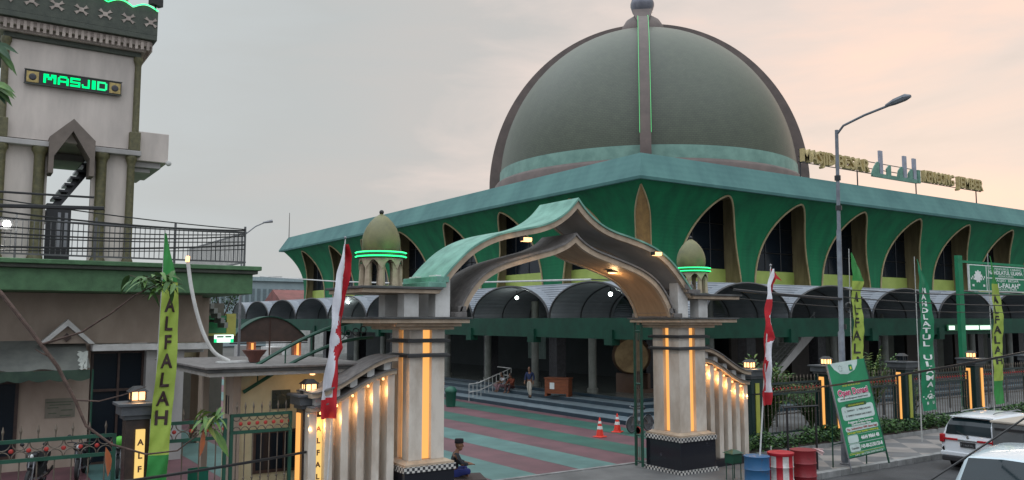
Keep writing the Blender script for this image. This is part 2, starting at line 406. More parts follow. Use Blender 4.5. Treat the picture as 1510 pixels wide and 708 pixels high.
# windows
def window(side, c):
    rv = MB(); D = -1.35 if side == 'R' else -.8; FW_ = W_H+.06
    def off(z): return flare(z)-.03
    for sgn in (-1, 1):
        for z0, z1 in zip(zs, zs[1:]):
            rv.add([facepos(side, c+sgn*FW_, off(z0), z0), facepos(side, c+sgn*FW_, off(z1), z1), facepos(side, c+sgn*FW_, D, z1), facepos(side, c+sgn*FW_, D, z0)], [(0,1,2,3)], REVEAL)
    rv.add([facepos(side, c-FW_, off(ZF), ZF-.01), facepos(side, c+FW_, off(ZF), ZF-.01), facepos(side, c+FW_, D, ZF-.01), facepos(side, c-FW_, D, ZF-.01)], [(0,1,2,3)], REVEAL)
    wn = rv.build('window', parent=mosque)
    def rect(z0, z1, d_, m, nm):
        MB().add([facepos(side, c-FW_, d_, z0), facepos(side, c+FW_, d_, z0), facepos(side, c+FW_, d_, z1), facepos(side, c-FW_, d_, z1)], [(0,1,2,3)], m).build(nm, parent=wn)
    rect(7.72, ZF, D+.02, GLASSD, 'glass'); rect(ZB, 7.72, D+.10, LIME, 'sill_panel')
    fr = MB()
    pts = [facepos(side, c-halfw(z), flare(z)+.03, z) for z in [ZB]+zs[1:-1]]+[facepos(side, c+halfw(z), flare(z)+.03, z) for z in reversed([ZB]+zs[1:-2])]
    fr.tube(pts, .062, 6, GOLD); fr.build('arch_trim', parent=wn)
    mu = MB()
    for ds in (-1.5, 0, 1.5): mu.tube([facepos(side, c+ds, D+.06, 7.72), facepos(side, c+ds, D+.06, ZF)], .03, 4, FRAME)
    for zz in (8.9, 10.5): mu.tube([facepos(side, c-FW_, D+.06, zz), facepos(side, c+FW_, D+.06, zz)], .03, 4, FRAME)
    mu.build('mullions', parent=wn)
for c in winL: window('L', c)
for c in winR: window('R', c)
# pointed bronze panel on the near corner
cp = MB(); zz = [8.3+(11.75-8.3)*i/14 for i in range(15)]
hw = [.46*(1-max(0, (i/14-.55)/.45)**2) for i in range(15)]
L_ = [(XW-flare(z)-.06-.0+h*.707*0+0, YW-flare(z)-.06+0, z) for z, h in zip(zz, hw)]
a_ = [(XW-flare(z)-.10-h*.25, YW-flare(z)-.10+h, z) for z, h in zip(zz, hw)]
b_ = [(XW-flare(z)-.10+h, YW-flare(z)-.10-h*.25, z) for z, h in zip(zz, hw)]
cc = [(XW-flare(z)+.25, YW-flare(z)+.25, z) for z in zz]
k = 15
mid = [(XW-flare(z)-.16, YW-flare(z)-.16, z) for z in zz]
cp.add(a_+mid+b_, [(i, i+1, k+i+1, k+i) for i in range(14)]+[(k+i, k+i+1, 2*k+i+1, 2*k+i) for i in range(14)], mat('corner_bronze', (.30,.17,.05), .5, (.2,.11,.035), 3))
vs = a_+b_+cc
cp.add(vs, [(i, i+1, k+i+1, k+i) for i in range(14)]+[(k+i, k+i+1, 2*k+i+1, 2*k+i) for i in range(14)]+[(2*k+i, 2*k+i+1, i+1, i) for i in range(14)]+[(0, k, 2*k)], REVEAL)
cpn = cp.build('corner_panel', parent=mosque)
MB().tube(a_+b_[::-1], .05, 5, GOLD).build('panel_trim', parent=cpn)
# eave
ev = MB(); OV = 2.15; IN = .75
def ring(o, z): return [(XW-o, YW-o, z), (XE+o, YW-o, z), (XE+o, YE+o, z), (XW-o, YE+o, z)]
lv = [(OV-.6, ZF), (OV, ZF-.06), (OV+.02, ZF+.10), (OV-IN, ZF+1.5), (OV-IN-.35, ZF+1.5)]
for (o0, z0), (o1, z1) in zip(lv, lv[1:]):
    r0 = ring(o0, z0); r1 = ring(o1, z1)
    for i in range(4): ev.add([r0[i], r0[(i+1)%4], r1[(i+1)%4], r1[i]], [(0,1,2,3)], TEAL)
ev.build('eave_fascia', parent=mosque)
rf = MB(); r0 = ring(OV-IN-.35, ZF+1.5); RD = 15.4
r1 = [(CX-RD, CY-RD, 16.6), (CX+RD, CY-RD, 16.6), (CX+RD, CY+RD, 16.6), (CX-RD, CY+RD, 16.6)]
for i in range(4): rf.add([r0[i], r0[(i+1)%4], r1[(i+1)%4], r1[i]], [(0,1,2,3)], GREYROOF)
rf.add(r1, [(0,1,2,3)], GREYROOF); rf.build('roof', parent=mosque)
# dome with UVs
R0, ZC, KZ = 14.5, 17.98, 1.07
def dome_mesh(name, R, z0, z1, m, parent):
    nu, nv = 96, 28; me = bpy.data.meshes.new(name); vs = []; uvs = []
    a0 = math.asin((z0-ZC)/R); a1 = math.asin(min(1, (z1-ZC)/R))
    for j in range(nv+1):
        a = a0+(a1-a0)*j/nv
        for i in range(nu+1):
            q = 2*pi*i/nu; vs.append((CX+R*cos(a)*cos(q)-XW, CY+R*cos(a)*sin(q)-YW, ZC+R*KZ*sin(a)))
            uvs.append((i/nu*90, a*R))
    fs = [(j*(nu+1)+i, j*(nu+1)+i+1, (j+1)*(nu+1)+i+1, (j+1)*(nu+1)+i) for j in range(nv) for i in range(nu)]
    me.from_pydata(vs, [], fs); uvl = me.uv_layers.new()
    for lp in me.loops: uvl.data[lp.index].uv = uvs[lp.vertex_index]
    me.materials.append(m)
    for p in me.polygons: p.use_smooth = True
    o = bpy.data.objects.new(name, me); COL.objects.link(o); o.parent = parent; o['_o'] = (XW, YW, 0); return o
dome = dome_mesh('dome', R0, ZC, ZC+R0*.9999, DOME, mosque)
bd = dome_mesh('base_band', R0+.05, ZC, ZC+1.05, BAND, dome)
MB().lathe([(R0+.55, 16.3), (R0+.55, ZC-.35), (R0+.35, ZC-.1), (R0+.08, ZC)], (CX, CY, 0), 96, BROWN).build('drum', parent=dome, smooth=True)
def arc_rib(ang, name='rib'):
    rb = MB(); n = 40; d = Vector((cos(ang), sin(ang), 0)); s_ = Vector((-sin(ang), cos(ang), 0))
    secs = []
    for i in range(n+1):
        a = (pi/2)*i/n*.965; dz = -2.3 if i == 0 else 0
        ro = R0+1.25-.35*(i/n); ri = R0-.15; hwid = .46
        for rr, sg in ((ri, -1), (ro, -1), (ro, 1), (ri, 1)):
            p = Vector((CX, CY, ZC+dz))+d*rr*cos(a)+Vector((0,0,KZ*rr*sin(a)))+s_*hwid*sg; secs.append(p)
    fs = [(i*4+k, i*4+(k+1)%4, (i+1)*4+(k+1)%4, (i+1)*4+k) for i in range(n) for k in range(4)]
    rb.add(secs, fs, BROWN); o = rb.build(name, parent=dome)
    return o, d, s_
DIR = atan2(-0.735, -0.68)
rib0, d0, s0 = arc_rib(DIR)
for kk in (1, 2, 3): arc_rib(DIR+kk*pi/2)
for sg in (-1, 1):
    pts = []
    for i in range(3, 39):
        a = (pi/2)*i/40*.965; ro = R0+1.30-.35*(i/40)
        pts.append(Vector((CX,CY,ZC))+d0*ro*cos(a)+Vector((0,0,KZ*ro*sin(a)))+s0*.47*sg)
    MB().tube(pts, .022, 4, emis('led_green_soft', (.12,.85,.25), .8)).build('led_strip', parent=rib0)
cz = ZC+R0*KZ-.45
MB().lathe([(2.35, cz-.75), (2.35, cz+.2), (2.2, cz+1.0), (1.7, cz+1.8), (.9, cz+2.35), (.3, cz+2.5), (.45, cz+2.75), (.75, cz+2.9)], (CX, CY, 0), 32, BROWN).build('cupola_cap', parent=dome, smooth=True)
b = MB(); pp = []
for hw_, z_, o_ in ((.45, cz-.6, 3.4), (.45, cz+.9, 2.45), (.95, cz+2.3, 1.5), (.95, cz+2.7, 1.3)):
    for dd in (0, -.35):
        for sg in (-1, 1): pp.append(Vector((CX,CY,z_))+d0*(o_+dd)+s0*hw_*sg)
fs = []
for i in range(3):
    a = i*4; fs += [(a,a+1,a+5,a+4),(a+2,a+6,a+7,a+3),(a,a+4,a+6,a+2),(a+1,a+3,a+7,a+5)]
b.add(pp, fs+[(12,13,15,14)], BROWN).build('rib_collar', parent=dome)
MB().lathe([(.6, cz+2.6), (1.0, cz+2.8), (1.2, cz+3.4), (1.2, cz+3.7), (.95, cz+4.5), (.5, cz+4.9), (.55, cz+5.2), (.75, cz+5.6), (.5, cz+6.2), (.12, cz+6.8), (.1, cz+9)], (CX, CY, 0), 28, mat('finial_metal', (.17,.17,.19), .35, (.12,.12,.14), 2, metal=.5)).build('finial', parent=dome, smooth=True)
# ---- canopy round the mosque
XC, YC = 25.5, 27.85; ZBm0, ZBm1 = 3.72, 4.70; VH = 1.75
beam = MB()
beam.box(XC, XC+.3, YC+.3, 92, ZBm0, ZBm1, G_BEAM); beam.box(XC, 92, YC, YC+.3, ZBm0, ZBm1, G_BEAM)
canopy = beam.build('canopy', parent=mosque)
for y in (29.7, 35.9, 42.2, 48.5, 54.8, 61, 67.3, 73.6, 79.9): MB().box(XC-.12, XC+.36, y-.28, y+.28, ZBm0-.28, ZBm0+.42, G_BEAM).build('corbel', parent=canopy)
for x in (29.7, 36.3, 43.4, 50.3, 57, 63.6, 70.3, 77): MB().box(x-.28, x+.28, YC-.12, YC+.36, ZBm0-.28, ZBm0+.42, G_BEAM).build('corbel', parent=canopy)
VL = [27.95, 34.5, 42, 49.5, 57, 64.55, 72.05, 79.55, 87, 92]; VR = [29.8, 36.2, 43.4, 50.3, 56.9, 63.6, 70.3, 77, 84]
def vault(side, a, b):
    n = 20; c = (a+b)/2; h = (b-a)/2
    def pt(i, dep, rr):
        q = pi*i/n; s_ = c+cos(q)*h*rr; z = ZBm1+sin(q)*VH*rr
        return (XC+.05+dep, s_, z) if side == 'L' else (s_, YC+.05+dep, z)
    v = MB()
    D = 4.3 if b < 36.5 else 5.9
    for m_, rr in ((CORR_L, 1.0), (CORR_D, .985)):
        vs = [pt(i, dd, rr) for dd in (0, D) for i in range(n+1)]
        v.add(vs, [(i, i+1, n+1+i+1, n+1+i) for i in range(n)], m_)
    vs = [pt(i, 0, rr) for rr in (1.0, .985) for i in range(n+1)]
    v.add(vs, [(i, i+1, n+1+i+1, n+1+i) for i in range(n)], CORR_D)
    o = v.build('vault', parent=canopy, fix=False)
    r = MB()
    for dd in (.0, 2.0, 4.0): r.tube([pt(i, dd, .99 if dd == 0 else .965) for i in range(n+1)], .04 if dd else .06, 5, FRAME)
    r.build('ribs', parent=o) if False else r.build('vault_ribs', parent=canopy)
for a, b in zip(VL, VL[1:]): vault('L', a, b)
for a, b in zip(VR, VR[1:]): vault('R', a, b)
sh = MB()
zt = ZBm1+VH+.03
for side, V in (('L', VL), ('R', VR)):
    for a, b in zip(V, V[1:]):
        c = (a+b)/2; h = (b-a)/2; n = 24
        top = []; bot = []
        for i in range(n+1):
            s_ = a+(b-a)*i/n; zv = ZBm1+VH*sqrt(max(0, 1-((s_-c)/h)**2))*.995
            for lst, z in ((top, zt), (bot, zv)):
                dep = .10+.9*(z-ZBm1)/VH
                lst.append((XC+dep, s_, z) if side == 'L' else (s_, YC+dep, z))
        sh.add(top+bot, [(i, i+1, n+1+i+1, n+1+i) for i in range(n)], CORR_L)
d1 = .10+.9*(zt-ZBm1)/VH
sh.add([(XC+d1, YC+d1, zt), (XC+6.1, YC+6.1, zt+.12), (XC+6.1, 92, zt+.12), (XC+d1, 92, zt)], [(0,1,2,3)], CORR_L)
sh.add([(XC+d1, YC+d1, zt), (XC+6.1, YC+6.1, zt+.12), (84, YC+6.1, zt+.12), (84, YC+d1, zt)], [(0,1,2,3)], CORR_L)
sh.build('roof_sheet', parent=canopy, fix=False)
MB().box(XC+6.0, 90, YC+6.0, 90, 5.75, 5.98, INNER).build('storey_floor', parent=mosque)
# base floor and steps
fl = MB(); fl.box(28.3, 92, 31.0, 92, .0, .75, FLOORT); fl.build('floor_slab', parent=mosque)
st = MB()
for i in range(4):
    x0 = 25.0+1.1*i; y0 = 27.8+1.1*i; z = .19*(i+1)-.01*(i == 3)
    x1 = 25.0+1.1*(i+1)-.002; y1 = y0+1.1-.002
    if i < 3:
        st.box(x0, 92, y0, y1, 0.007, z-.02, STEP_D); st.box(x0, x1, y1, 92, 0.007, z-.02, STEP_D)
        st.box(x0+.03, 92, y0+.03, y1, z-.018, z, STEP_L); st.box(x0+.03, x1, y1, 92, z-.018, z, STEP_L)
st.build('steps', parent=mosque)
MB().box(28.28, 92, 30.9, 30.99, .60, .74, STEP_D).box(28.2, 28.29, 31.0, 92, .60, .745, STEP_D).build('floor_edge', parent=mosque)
# inner walls, columns
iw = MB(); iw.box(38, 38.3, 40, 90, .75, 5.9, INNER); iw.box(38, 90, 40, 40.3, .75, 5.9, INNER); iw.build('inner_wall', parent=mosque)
for y in (35.1, 40.4, 45.6, 50.8, 56, 61.2, 66.4, 71.6, 76.8, 82):
    MB().lathe([(.30,.75),(.30,.95),(.22,1.0),(.22,5.7)], (28.9, y, 0), 16, CONC).build('column', parent=mosque, smooth=True)
for x in (34.2, 39.6, 45, 50.4, 55.8, 61.2, 66.6, 72, 77.4):
    MB().lathe([(.30,.75),(.30,.95),(.22,1.0),(.22,5.7)], (x, 31.6, 0), 16, CONC).build('column', parent=mosque, smooth=True)
for y in (34, 42, 49.7, 57.2, 64.7, 72, 80): MB().box(31.4, 32.1, y-.4, y+.4, .75, 5.74, DARKCOL).build('pier', parent=mosque)
for x in (40, 46.8, 53.4, 60, 66.6, 73): MB().box(x-.4, x+.4, 33.7, 34.4, .75, 5.74, DARKCOL).build('pier', parent=mosque)
dr = MB()
for y, m_ in ((43.5, mat('curtain_cream', (.42,.42,.30), .8)), (45.2, mat('curtain_teal', (.25,.33,.30), .8)), (46.3, MATS['curtain_teal'])):
    dr.grid(lambda u, v, y=y: (33.2+.06*sin(u*25), y+u*.9, 2.0+v*3.3), 24, 2, m_)
dr.build('curtains', parent=mosque)
# street side details below the canopy: pale doors/walls behind the fence
sw = MB()
for x in (42, 48, 55, 62, 69): sw.box(x, x+3.2, 37.0, 37.2, .75, 4.4, mat('door_wood', (.06,.045,.035), .5)); sw.box(x+3.5, x+5.4, 37.1, 37.3, .75, 5.6, mat('inner_plaster', (.16,.17,.14), .8))
sw.build('street_doors', parent=mosque)
# outside stair on the street side
ss = MB()
for i in range(16):
    ss.box(35.0+.30*i, 35.32+.30*i, 29.2, 30.6, .75+.2*i-.15, .95+.2*i, CONC)
ss.prism([(34.9,.75),(35.3,.75),(40.0,3.9),(40.0,4.3),(39.6,4.3)], 'y', 29.05, 29.18, PLASTER)
stair = ss.build('staircase', parent=mosque)
rr = MB()
for dz in (.45, .7, .95): rr.tube([(35.0, 29.1, .9+dz), (39.9, 29.1, 4.1+dz*.95)], .022, 5, RAILM)
for i in range(7): rr.tube([(35.0+.8*i, 29.1, .85+.53*i), (35.0+.8*i, 29.1, 1.9+.53*i)], .02, 5, RAILM)
rr.build('handrail', parent=stair)
# lamps hanging in the canopy
cl = None
def canopy_lamp(loc, lab):
    global cl
    if cl is None:
        cl = thing('canopy_lamp', lab, 'lamp', (0,0,0), 'bulbs hanging in the canopy vaults')
        MB().ball((0,0,0), .10, 10, LAMPC).build('bulb', parent=cl, smooth=True)
        MB().lathe([(.08,.10),(.05,.2),(.02,.24),(.02,.42)], (0,0,0), 8, BLACKM).build('fitting', parent=cl)
        o = cl
    else: o = copy_thing(cl)
    place(o, loc, 0, lab); lamp('canopy_light', (loc[0], loc[1], loc[2]-.25), 26, (.9,1,.95), .12)
for y, nm in ((38.95, 'bright white bulb hanging in the second vault from the corner, above the seated pair'), (30.9, 'bright white bulb in the corner vault, seen under the gate arch'),
          (62.9, 'white bulb hanging in the vault beside the left red and white flag'), (71.9, 'white bulb in the vault above the far brown arch'), (80.2, 'white bulb in the second farthest visible canopy vault'), (89.6, 'white bulb in the farthest canopy vault beside the green slab')):
    canopy_lamp((26.6, y, 5.85 if y < 60 else 6.0), nm)

# roof sign
BRZ = mat('bronze_letters', (.48,.38,.16), .5, (.34,.26,.11), 6)
TEALL = mat('teal_letters', (.12,.27,.20), .5, (.07,.18,.13), 3)
SILV = mat('silver_letters', (.32,.34,.40), .4, (.25,.26,.3), 3, metal=.4)
rs = thing('roof_sign', 'long roof sign of raised bronze and teal letters on rails above the street eave', 'sign', (44, 32.7, ZF+1.45))
fr = MB()
zb = 14.45
for z in (14.5, 14.85, 15.3): fr.tube([(43.8, 32.78, z), (66.0, 32.78, z)], .03, 4, BLACKM)
for x in (44, 50, 57, 65.3): fr.tube([(x, 32.8, 13.2), (x, 32.8, 15.35)], .045, 5, BLACKM)
fr.build('support_frame', parent=rs)
def roofword(t, x0, x1, m, z, size, nm, bold=.03):
    q = MB(); put_text(q, t, size, T((x0+x1)/2, 32.6, z), m, .14, .02, fit=(x1-x0)); q.build(nm, parent=rs)
roofword('MASJID', 43.9, 47.2, BRZ, 14.52, 1.15, 'lettering', .05); roofword('BESAR', 47.5, 51.0, BRZ, 14.52, 1.15, 'lettering', .05)
roofword('KENCONG', 57.6, 61.6, BRZ, 14.52, 1.15, 'lettering', .05); roofword('JEMBER', 62.1, 65.8, BRZ, 14.52, 1.15, 'lettering', .05)
q = MB()
for x, z1 in ((52.25, 16.15), (55.15, 16.1), (56.35, 16.05)): q.box(x, x+.38, 32.55, 32.68, 14.4, z1, SILV)
q.build('lettering', parent=rs)
q = MB()
for x0, x1, h in ((51.3, 52.2, .95), (53.0, 53.6, .85), (54.3, 55.05, .9), (55.6, 56.3, .85)):
    q.add([(x0, 32.6, 14.35), (x1, 32.6, 14.35), (x1, 32.6, 14.35+h), (x1-.2, 32.6, 14.4+h), (x1-.55, 32.6, 14.35+h*.7), (x0+.1, 32.6, 14.35+h*.35)], [(0,1,2,3,4,5)], TEALL)
q.box(51.4, 56.8, 32.57, 32.66, 14.3, 14.52, TEALL); q.box(56.95, 57.2, 32.57, 32.66, 14.35, 15.25, TEALL)
q.build('lettering', parent=rs, solid=.08)
# rod and pole on the far eave corner
t = thing('lightning_rod', 'thin rod standing on the far left tip of the mosque eave', 'rod', (30.3, 88.2, 13.3))
MB().tube([(30.3,88.2,13.2),(30.3,88.2,16.2)], [.05,.03], 5, BLACKM).build('mast', parent=t); MB().box(30.15,30.45,88.05,88.35,13.15,13.28,BLACKM).build('base', parent=t)
t = thing('flag_rail', 'long thin white pipe stretched along the courtyard side below the windows', 'pipe', (26, 60, 7.5))
MB().tube([(27.2, 88.0, 9.2), (28.5, 70, 8.0), (29.3, 55.5, 7.3), (29.6, 36, 6.85)], .06, 6, WHITEP).build('pipe', parent=t)
bk = MB()
for p in ((27.2, 88.0, 9.2), (29.6, 36, 6.85), (29.3,55.5,7.3)): bk.tube([p, (p[0]+2.4, p[1], p[2])], .035, 5, RAILM)
bk.build('bracket', parent=t)
# ---- big drum, cabinet, rail, bin, people come later
dm = thing('bedug_drum', 'huge barrel drum with a tan skin on the porch under the corner vault', 'drum', (31.2, 32.6, .75))
Mx = T(30.7, 34.0, 2.7) @ RZ(radians(-42)) @ RX(radians(90))
q = MB().lathe([(.86,-1.1),(1.0,-.6),(1.05,0),(1.0,.6),(.86,1.1)], (0,0,0), 28, mat('drum_wood', (.10,.05,.025), .4)); q.xf(Mx); q.build('barrel', parent=dm, smooth=True)
q = MB().lathe([(0,1.12),(.84,1.12),(.88,1.08),(.88,1.0)], (0,0,0), 28, mat('drum_skin', (.30,.20,.09), .7, (.18,.11,.045), 2.5)); q.xf(Mx)
q.build('drum_skin', parent=dm, smooth=True)
q = MB(); q.box(30.2,30.4,33.3,34.7,.75,1.75,MATS['drum_wood']).box(31.2,31.4,33.3,34.7,.75,1.75,MATS['drum_wood']).box(30.1,31.5,33.15,33.3,.75,.95,MATS['drum_wood'])
q.build('stand', parent=dm)

# ------------------------------------------------------------------ entrance gate
GX = 14.42; PYF, PYB = 18.2, 19.7
gate = thing('entrance_gate', 'entrance gate with two marble pillars and a double curved ogee roof', 'gate', (GX, 18.9, 0))
SLABT = mat('slab_top', (.09,.09,.086), .8, (.045,.045,.043), 2)
def pillar(xc, h=.57, bw=1.5):
    yc = 18.95
    b = MB(); b.cbox((xc, yc, .535), (bw, bw, .83), BLKMARB); p = b.build('pillar', parent=gate, bevel=.01)
    b = MB(); b.cbox((xc, yc, .06), (bw+.1, bw+.1, .12), PATT); b.build('foot_trim', parent=p)
    b = MB(); b.cbox((xc, yc, 1.02), (bw+.06, bw+.06, .14), PATT); b.build('base_trim', parent=p)
    b = MB(); b.cbox((xc, yc, 1.115), (bw, bw, .05), TAN); b.frustum((xc, yc, 1.14), (bw-.06,bw-.06), (h*2+.06,h*2+.06), .06, TAN); b.build('ledge', parent=p)
    s_ = .125; z0, z1 = 1.2, 4.36
    b = MB()
    for sx in (-1, 1):
        for sy in (-1, 1):
            xa, xb = sorted((xc+sx*s_, xc+sx*h)); ya, yb = sorted((yc+sy*s_, yc+sy*h)); b.box(xa, xb, ya, yb, z0, z1, MARB)
    k_ = h-.15; b.box(xc-k_, xc+k_, yc-k_, yc+k_, z0, z1, MARB)
    b.build('shaft', parent=p, bevel=.008)
    for dx, dy in ((0,-1), (-1,0), (1,0), (0,1)):
        b = MB(); b.cbox((xc+dx*(h-.134), yc+dy*(h-.134), (z0+z1)/2), (.245 if dx == 0 else .03, .245 if dy == 0 else .03, z1-z0-.02), LED_W); b.build('light_strip', parent=p)
    for z in (3.72, 4.08):
        b = MB(); b.cbox((xc, yc, z), (h*2+.22, h*2+.22, .07), FRAME); b.cbox((xc, yc, z+.045), (h*2+.12, h*2+.12, .03), STONECAP); b.build('collar', parent=p, bevel=.01)
XL, XR = 9.73, 19.1
pillar(9.92, .49, 1.36); pillar(XR)
# ogee bands
def smooth_pts(P, n=4):
    out_ = []
    for i in range(len(P)-1):
        p0 = P[max(i-1,0)]; p1 = P[i]; p2 = P[i+1]; p3 = P[min(i+2,len(P)-1)]
        for k in range(n):
            t = k/n; t2 = t*t; t3 = t2*t
            out_.append(tuple(.5*((2*p1[j])+(-p0[j]+p2[j])*t+(2*p0[j]-5*p1[j]+4*p2[j]-p3[j])*t2+(-p0[j]+3*p1[j]-3*p2[j]+p3[j])*t3) for j in range(2)))
    out_.append(P[-1]); return out_
def ogee(prof):
    r = smooth_pts(prof)
    return [(GX-a, z) for a, z in reversed(r)]+[(GX+a, z) for a, z in r[1:]]
def offs(line, d):
    o = []
    for i, p in enumerate(line):
        a = line[max(i-1,0)]; b = line[min(i+1,len(line)-1)]; tx, tz = b[0]-a[0], b[1]-a[1]; l = sqrt(tx*tx+tz*tz)
        k_ = 1
        if 0 < i < len(line)-1:
            n1 = Vector((-(p[1]-a[1]), p[0]-a[0])).normalized(); n2 = Vector((-(b[1]-p[1]), b[0]-p[0])).normalized(); mm = (n1+n2).normalized(); k_ = 1/max(.4, mm.dot(n1)); nx, nz = mm.x, mm.y
        else: nx, nz = -tz/l, tx/l
        o.append((p[0]+nx*d*k_, p[1]+nz*d*k_))
    ai = len(line)//2; ap = (GX, o[ai][1])      # keep the offset curve from folding over itself at the ridge
    return [ap if ((i < ai and q[0] > GX) or (i > ai and q[0] < GX) or i == ai) else (q[0], min(q[1], 99)) for i, q in enumerate(o)]
U = ogee([(0,8.0),(.35,7.64),(.8,7.34),(1.3,7.15),(1.9,7.02),(2.5,6.88),(3.0,6.70),(3.5,6.42),(3.95,6.03),(4.3,5.65),(4.52,5.40)])
Lw = ogee([(0,7.02),(.3,6.78),(.75,6.58),(1.3,6.43),(1.9,6.27),(2.5,6.08),(3.0,5.82),(3.35,5.50),(3.62,5.12),(3.78,4.75)])
def roofband(line, th, name, top, edge, under, yf, yb):
    b = MB(); b.band(line, offs(line, -.05), 'y', yf-.05, yb+.05, top); r = b.build(name, parent=gate)
    l2 = offs(line, -.052)
    b = MB(); b.band(l2, offs(line, -th), 'y', yf, yf+.12, edge); b.band(l2, offs(line, -th), 'y', yb-.12, yb, edge); b.build('edge_trim', parent=r)
    b = MB(); b.band(l2, offs(line, -th+.02), 'y', yf+.122, yb-.122, under); b.build('soffit', parent=r)
    return r
upper = roofband(U, .20, 'upper_roof', TEAL2, TAN, PLASTER, 18.1, 19.85)
lower = roofband(Lw, .20, 'lower_arch', GREYROOF, TAN, SOFFIT, 18.2, 19.75)
for sg, px_ in ((-1, XL), (1, XR)):
    # cornice steps, lower slab, posts, upper slab
    def bx(a, b_, y0, y1, z0, z1, m, nm):
        x0, x1 = sorted((GX+sg*a, GX+sg*b_)); MB().box(x0, x1, y0, y1, z0, z1, m).build(nm, parent=gate, bevel=.01)
    bx(3.93, 5.42, 18.12, 19.78, 4.365, 4.44, TAN, 'cornice'); bx(3.80, 5.60, 17.98, 19.92, 4.443, 4.52, TAN, 'cornice')
    bx(3.66, 6.1, 17.82, 20.08, 4.523, 4.62, TAN, 'lower_slab'); bx(3.60, 6.16, 17.76, 20.14, 4.623, 4.67, SLABT, 'slab_coping')
    bx(3.60, 3.95, 18.05, 19.9, 4.673, 4.80, GREYROOF, 'step_block'); bx(3.56, 3.80, 18.15, 19.8, 4.803, 4.95, GREYROOF, 'step_block')
    bx(3.98, 4.40, 18.25, 18.62, 4.673, 5.72, WHITEP, 'post'); bx(3.98, 4.40, 19.33, 19.7, 4.673, 5.72, WHITEP, 'post')
    bx(4.86, 5.26, 18.25, 18.62, 4.673, 5.24, WHITEP, 'post'); bx(4.86, 5.26, 19.33, 19.7, 4.673, 5.24, WHITEP, 'post')
    bx(4.42, 6.45, 18.0, 20.1, 5.243, 5.34, TAN, 'upper_slab'); bx(4.36, 6.52, 17.93, 20.17, 5.343, 5.40, SLABT, 'slab_coping')
    bx(4.22, 4.72, 18.02, 19.98, 5.403, 5.53, TEAL2 if sg < 0 else GREYROOF, 'step_block'); bx(4.12, 4.46, 18.06, 19.93, 5.533, 5.68, TEAL2 if sg < 0 else GREYROOF, 'step_block')
def gate_lamp(x, y, z, nm):
    b = MB(); b.lathe([(.0,-.05),(.13,-.045),(.15,0)], (x,y,z), 14, LAMPW); o = b.build(nm, parent=gate)
    b = MB(); b.lathe([(.17,-.01),(.17,.03),(0,.04)], (x,y,z), 14, FRAME); b.build('lamp_ring', parent=o)
    lamp('gate_light', (x, y, z-.12), 22, (1,.62,.3), .1)
gate_lamp(16.45, 19.0, 6.03, 'downlight')
for x, y, z, r in ((12.55, 17.95, 6.72, .3), (17.25, 17.95, 6.55, .3)):
    b = MB(); b.cbox((x,y,z), (.30,.16,.10), FRAME); o = b.build('floodlight', parent=gate)
    MB().box(x-.13, x+.13, y-.095, y-.082, z-.045, z+.04, LAMPW).box(x-.13, x+.13, y-.08, y+.06, z-.062, z-.052, LAMPW).build('lens', parent=o)
    MB().tube([(x,y+.05,z),(x,y+.2,z+.03)], .025, 5, FRAME).build('bracket', parent=o)
    lamp('flood_light', (x, y-.15, z-.15), 7, (1,.66,.35), .1)
# wings of vertical fins
def wing(sg, label):
    t = thing('gate_wing', label, 'wall', (GX+sg*6.0, 18.95, 0))
    xs0 = 5.30; Lg = 2.15
    def zt(u): s3 = u*u*(3-2*u); return 3.72-s3*.80
    def ln(dz, a=0, b=1.0):
        r = []
        for i in range(17):
            u = a+(b-a)*i/16; r.append((GX+sg*(xs0+u*Lg), zt(u)+dz))
        return r if sg > 0 else r[::-1]
    MB().band(ln(0), ln(-.10), 'y', 18.45, 19.45, TAN).build('top_slab', parent=t)
    MB().band(ln(.035), ln(.003), 'y', 18.40, 19.5, GREYROOF).build('coping', parent=t)
    MB().band(ln(-.33), ln(-.42), 'y', 18.52, 19.38, TAN).build('lower_slab', parent=t)
    MB().band(ln(-.295), ln(-.327), 'y', 18.48, 19.42, GREYROOF).build('coping', parent=t)
    for i in range(5):
        u = .10+i*.2; x = GX+sg*(xs0+u*Lg)
        MB().box(x-.09, x+.09, 18.6, 19.3, zt(u)-.30, zt(u)-.11, WHITEP).build('spacer', parent=t)
    n = 6
    for i in range(n):
        u = .045+.182*i; x = GX+sg*(xs0+u*Lg)
        MB().box(x-.095, x+.095, 18.62, 19.2, .25, zt(min(1,u))-.44, MARB).build('fin', parent=t, bevel=.008)
        ug = u+.091
        if i < n: 
            xg = GX+sg*(xs0+min(ug, .99)*Lg); z = zt(min(ug,1))-.50
            MB().ball((xg, 18.66, z), .035, 8, LAMPW).build('spotlight', parent=t)
            lamp('fin_light', (xg, 18.62, z-.30), 5.5, (1,.52,.2), .03)
    x0, x1 = sorted((GX+sg*xs0, GX+sg*(xs0+Lg)))
    MB().box(x0, x1, 19.0, 19.25, .25, 3.0, MARB).build('back_panel', parent=t)
    MB().box(x0-.02, x1+.02, 18.55, 19.3, .0, .25, BLKMARB).build('plinth', parent=t)
    return t
wing(-1, 'wing wall of lit marble fins with a wavy top, left of the gate'); wing(1, 'wing wall of lit marble fins with a wavy top, right of the gate')
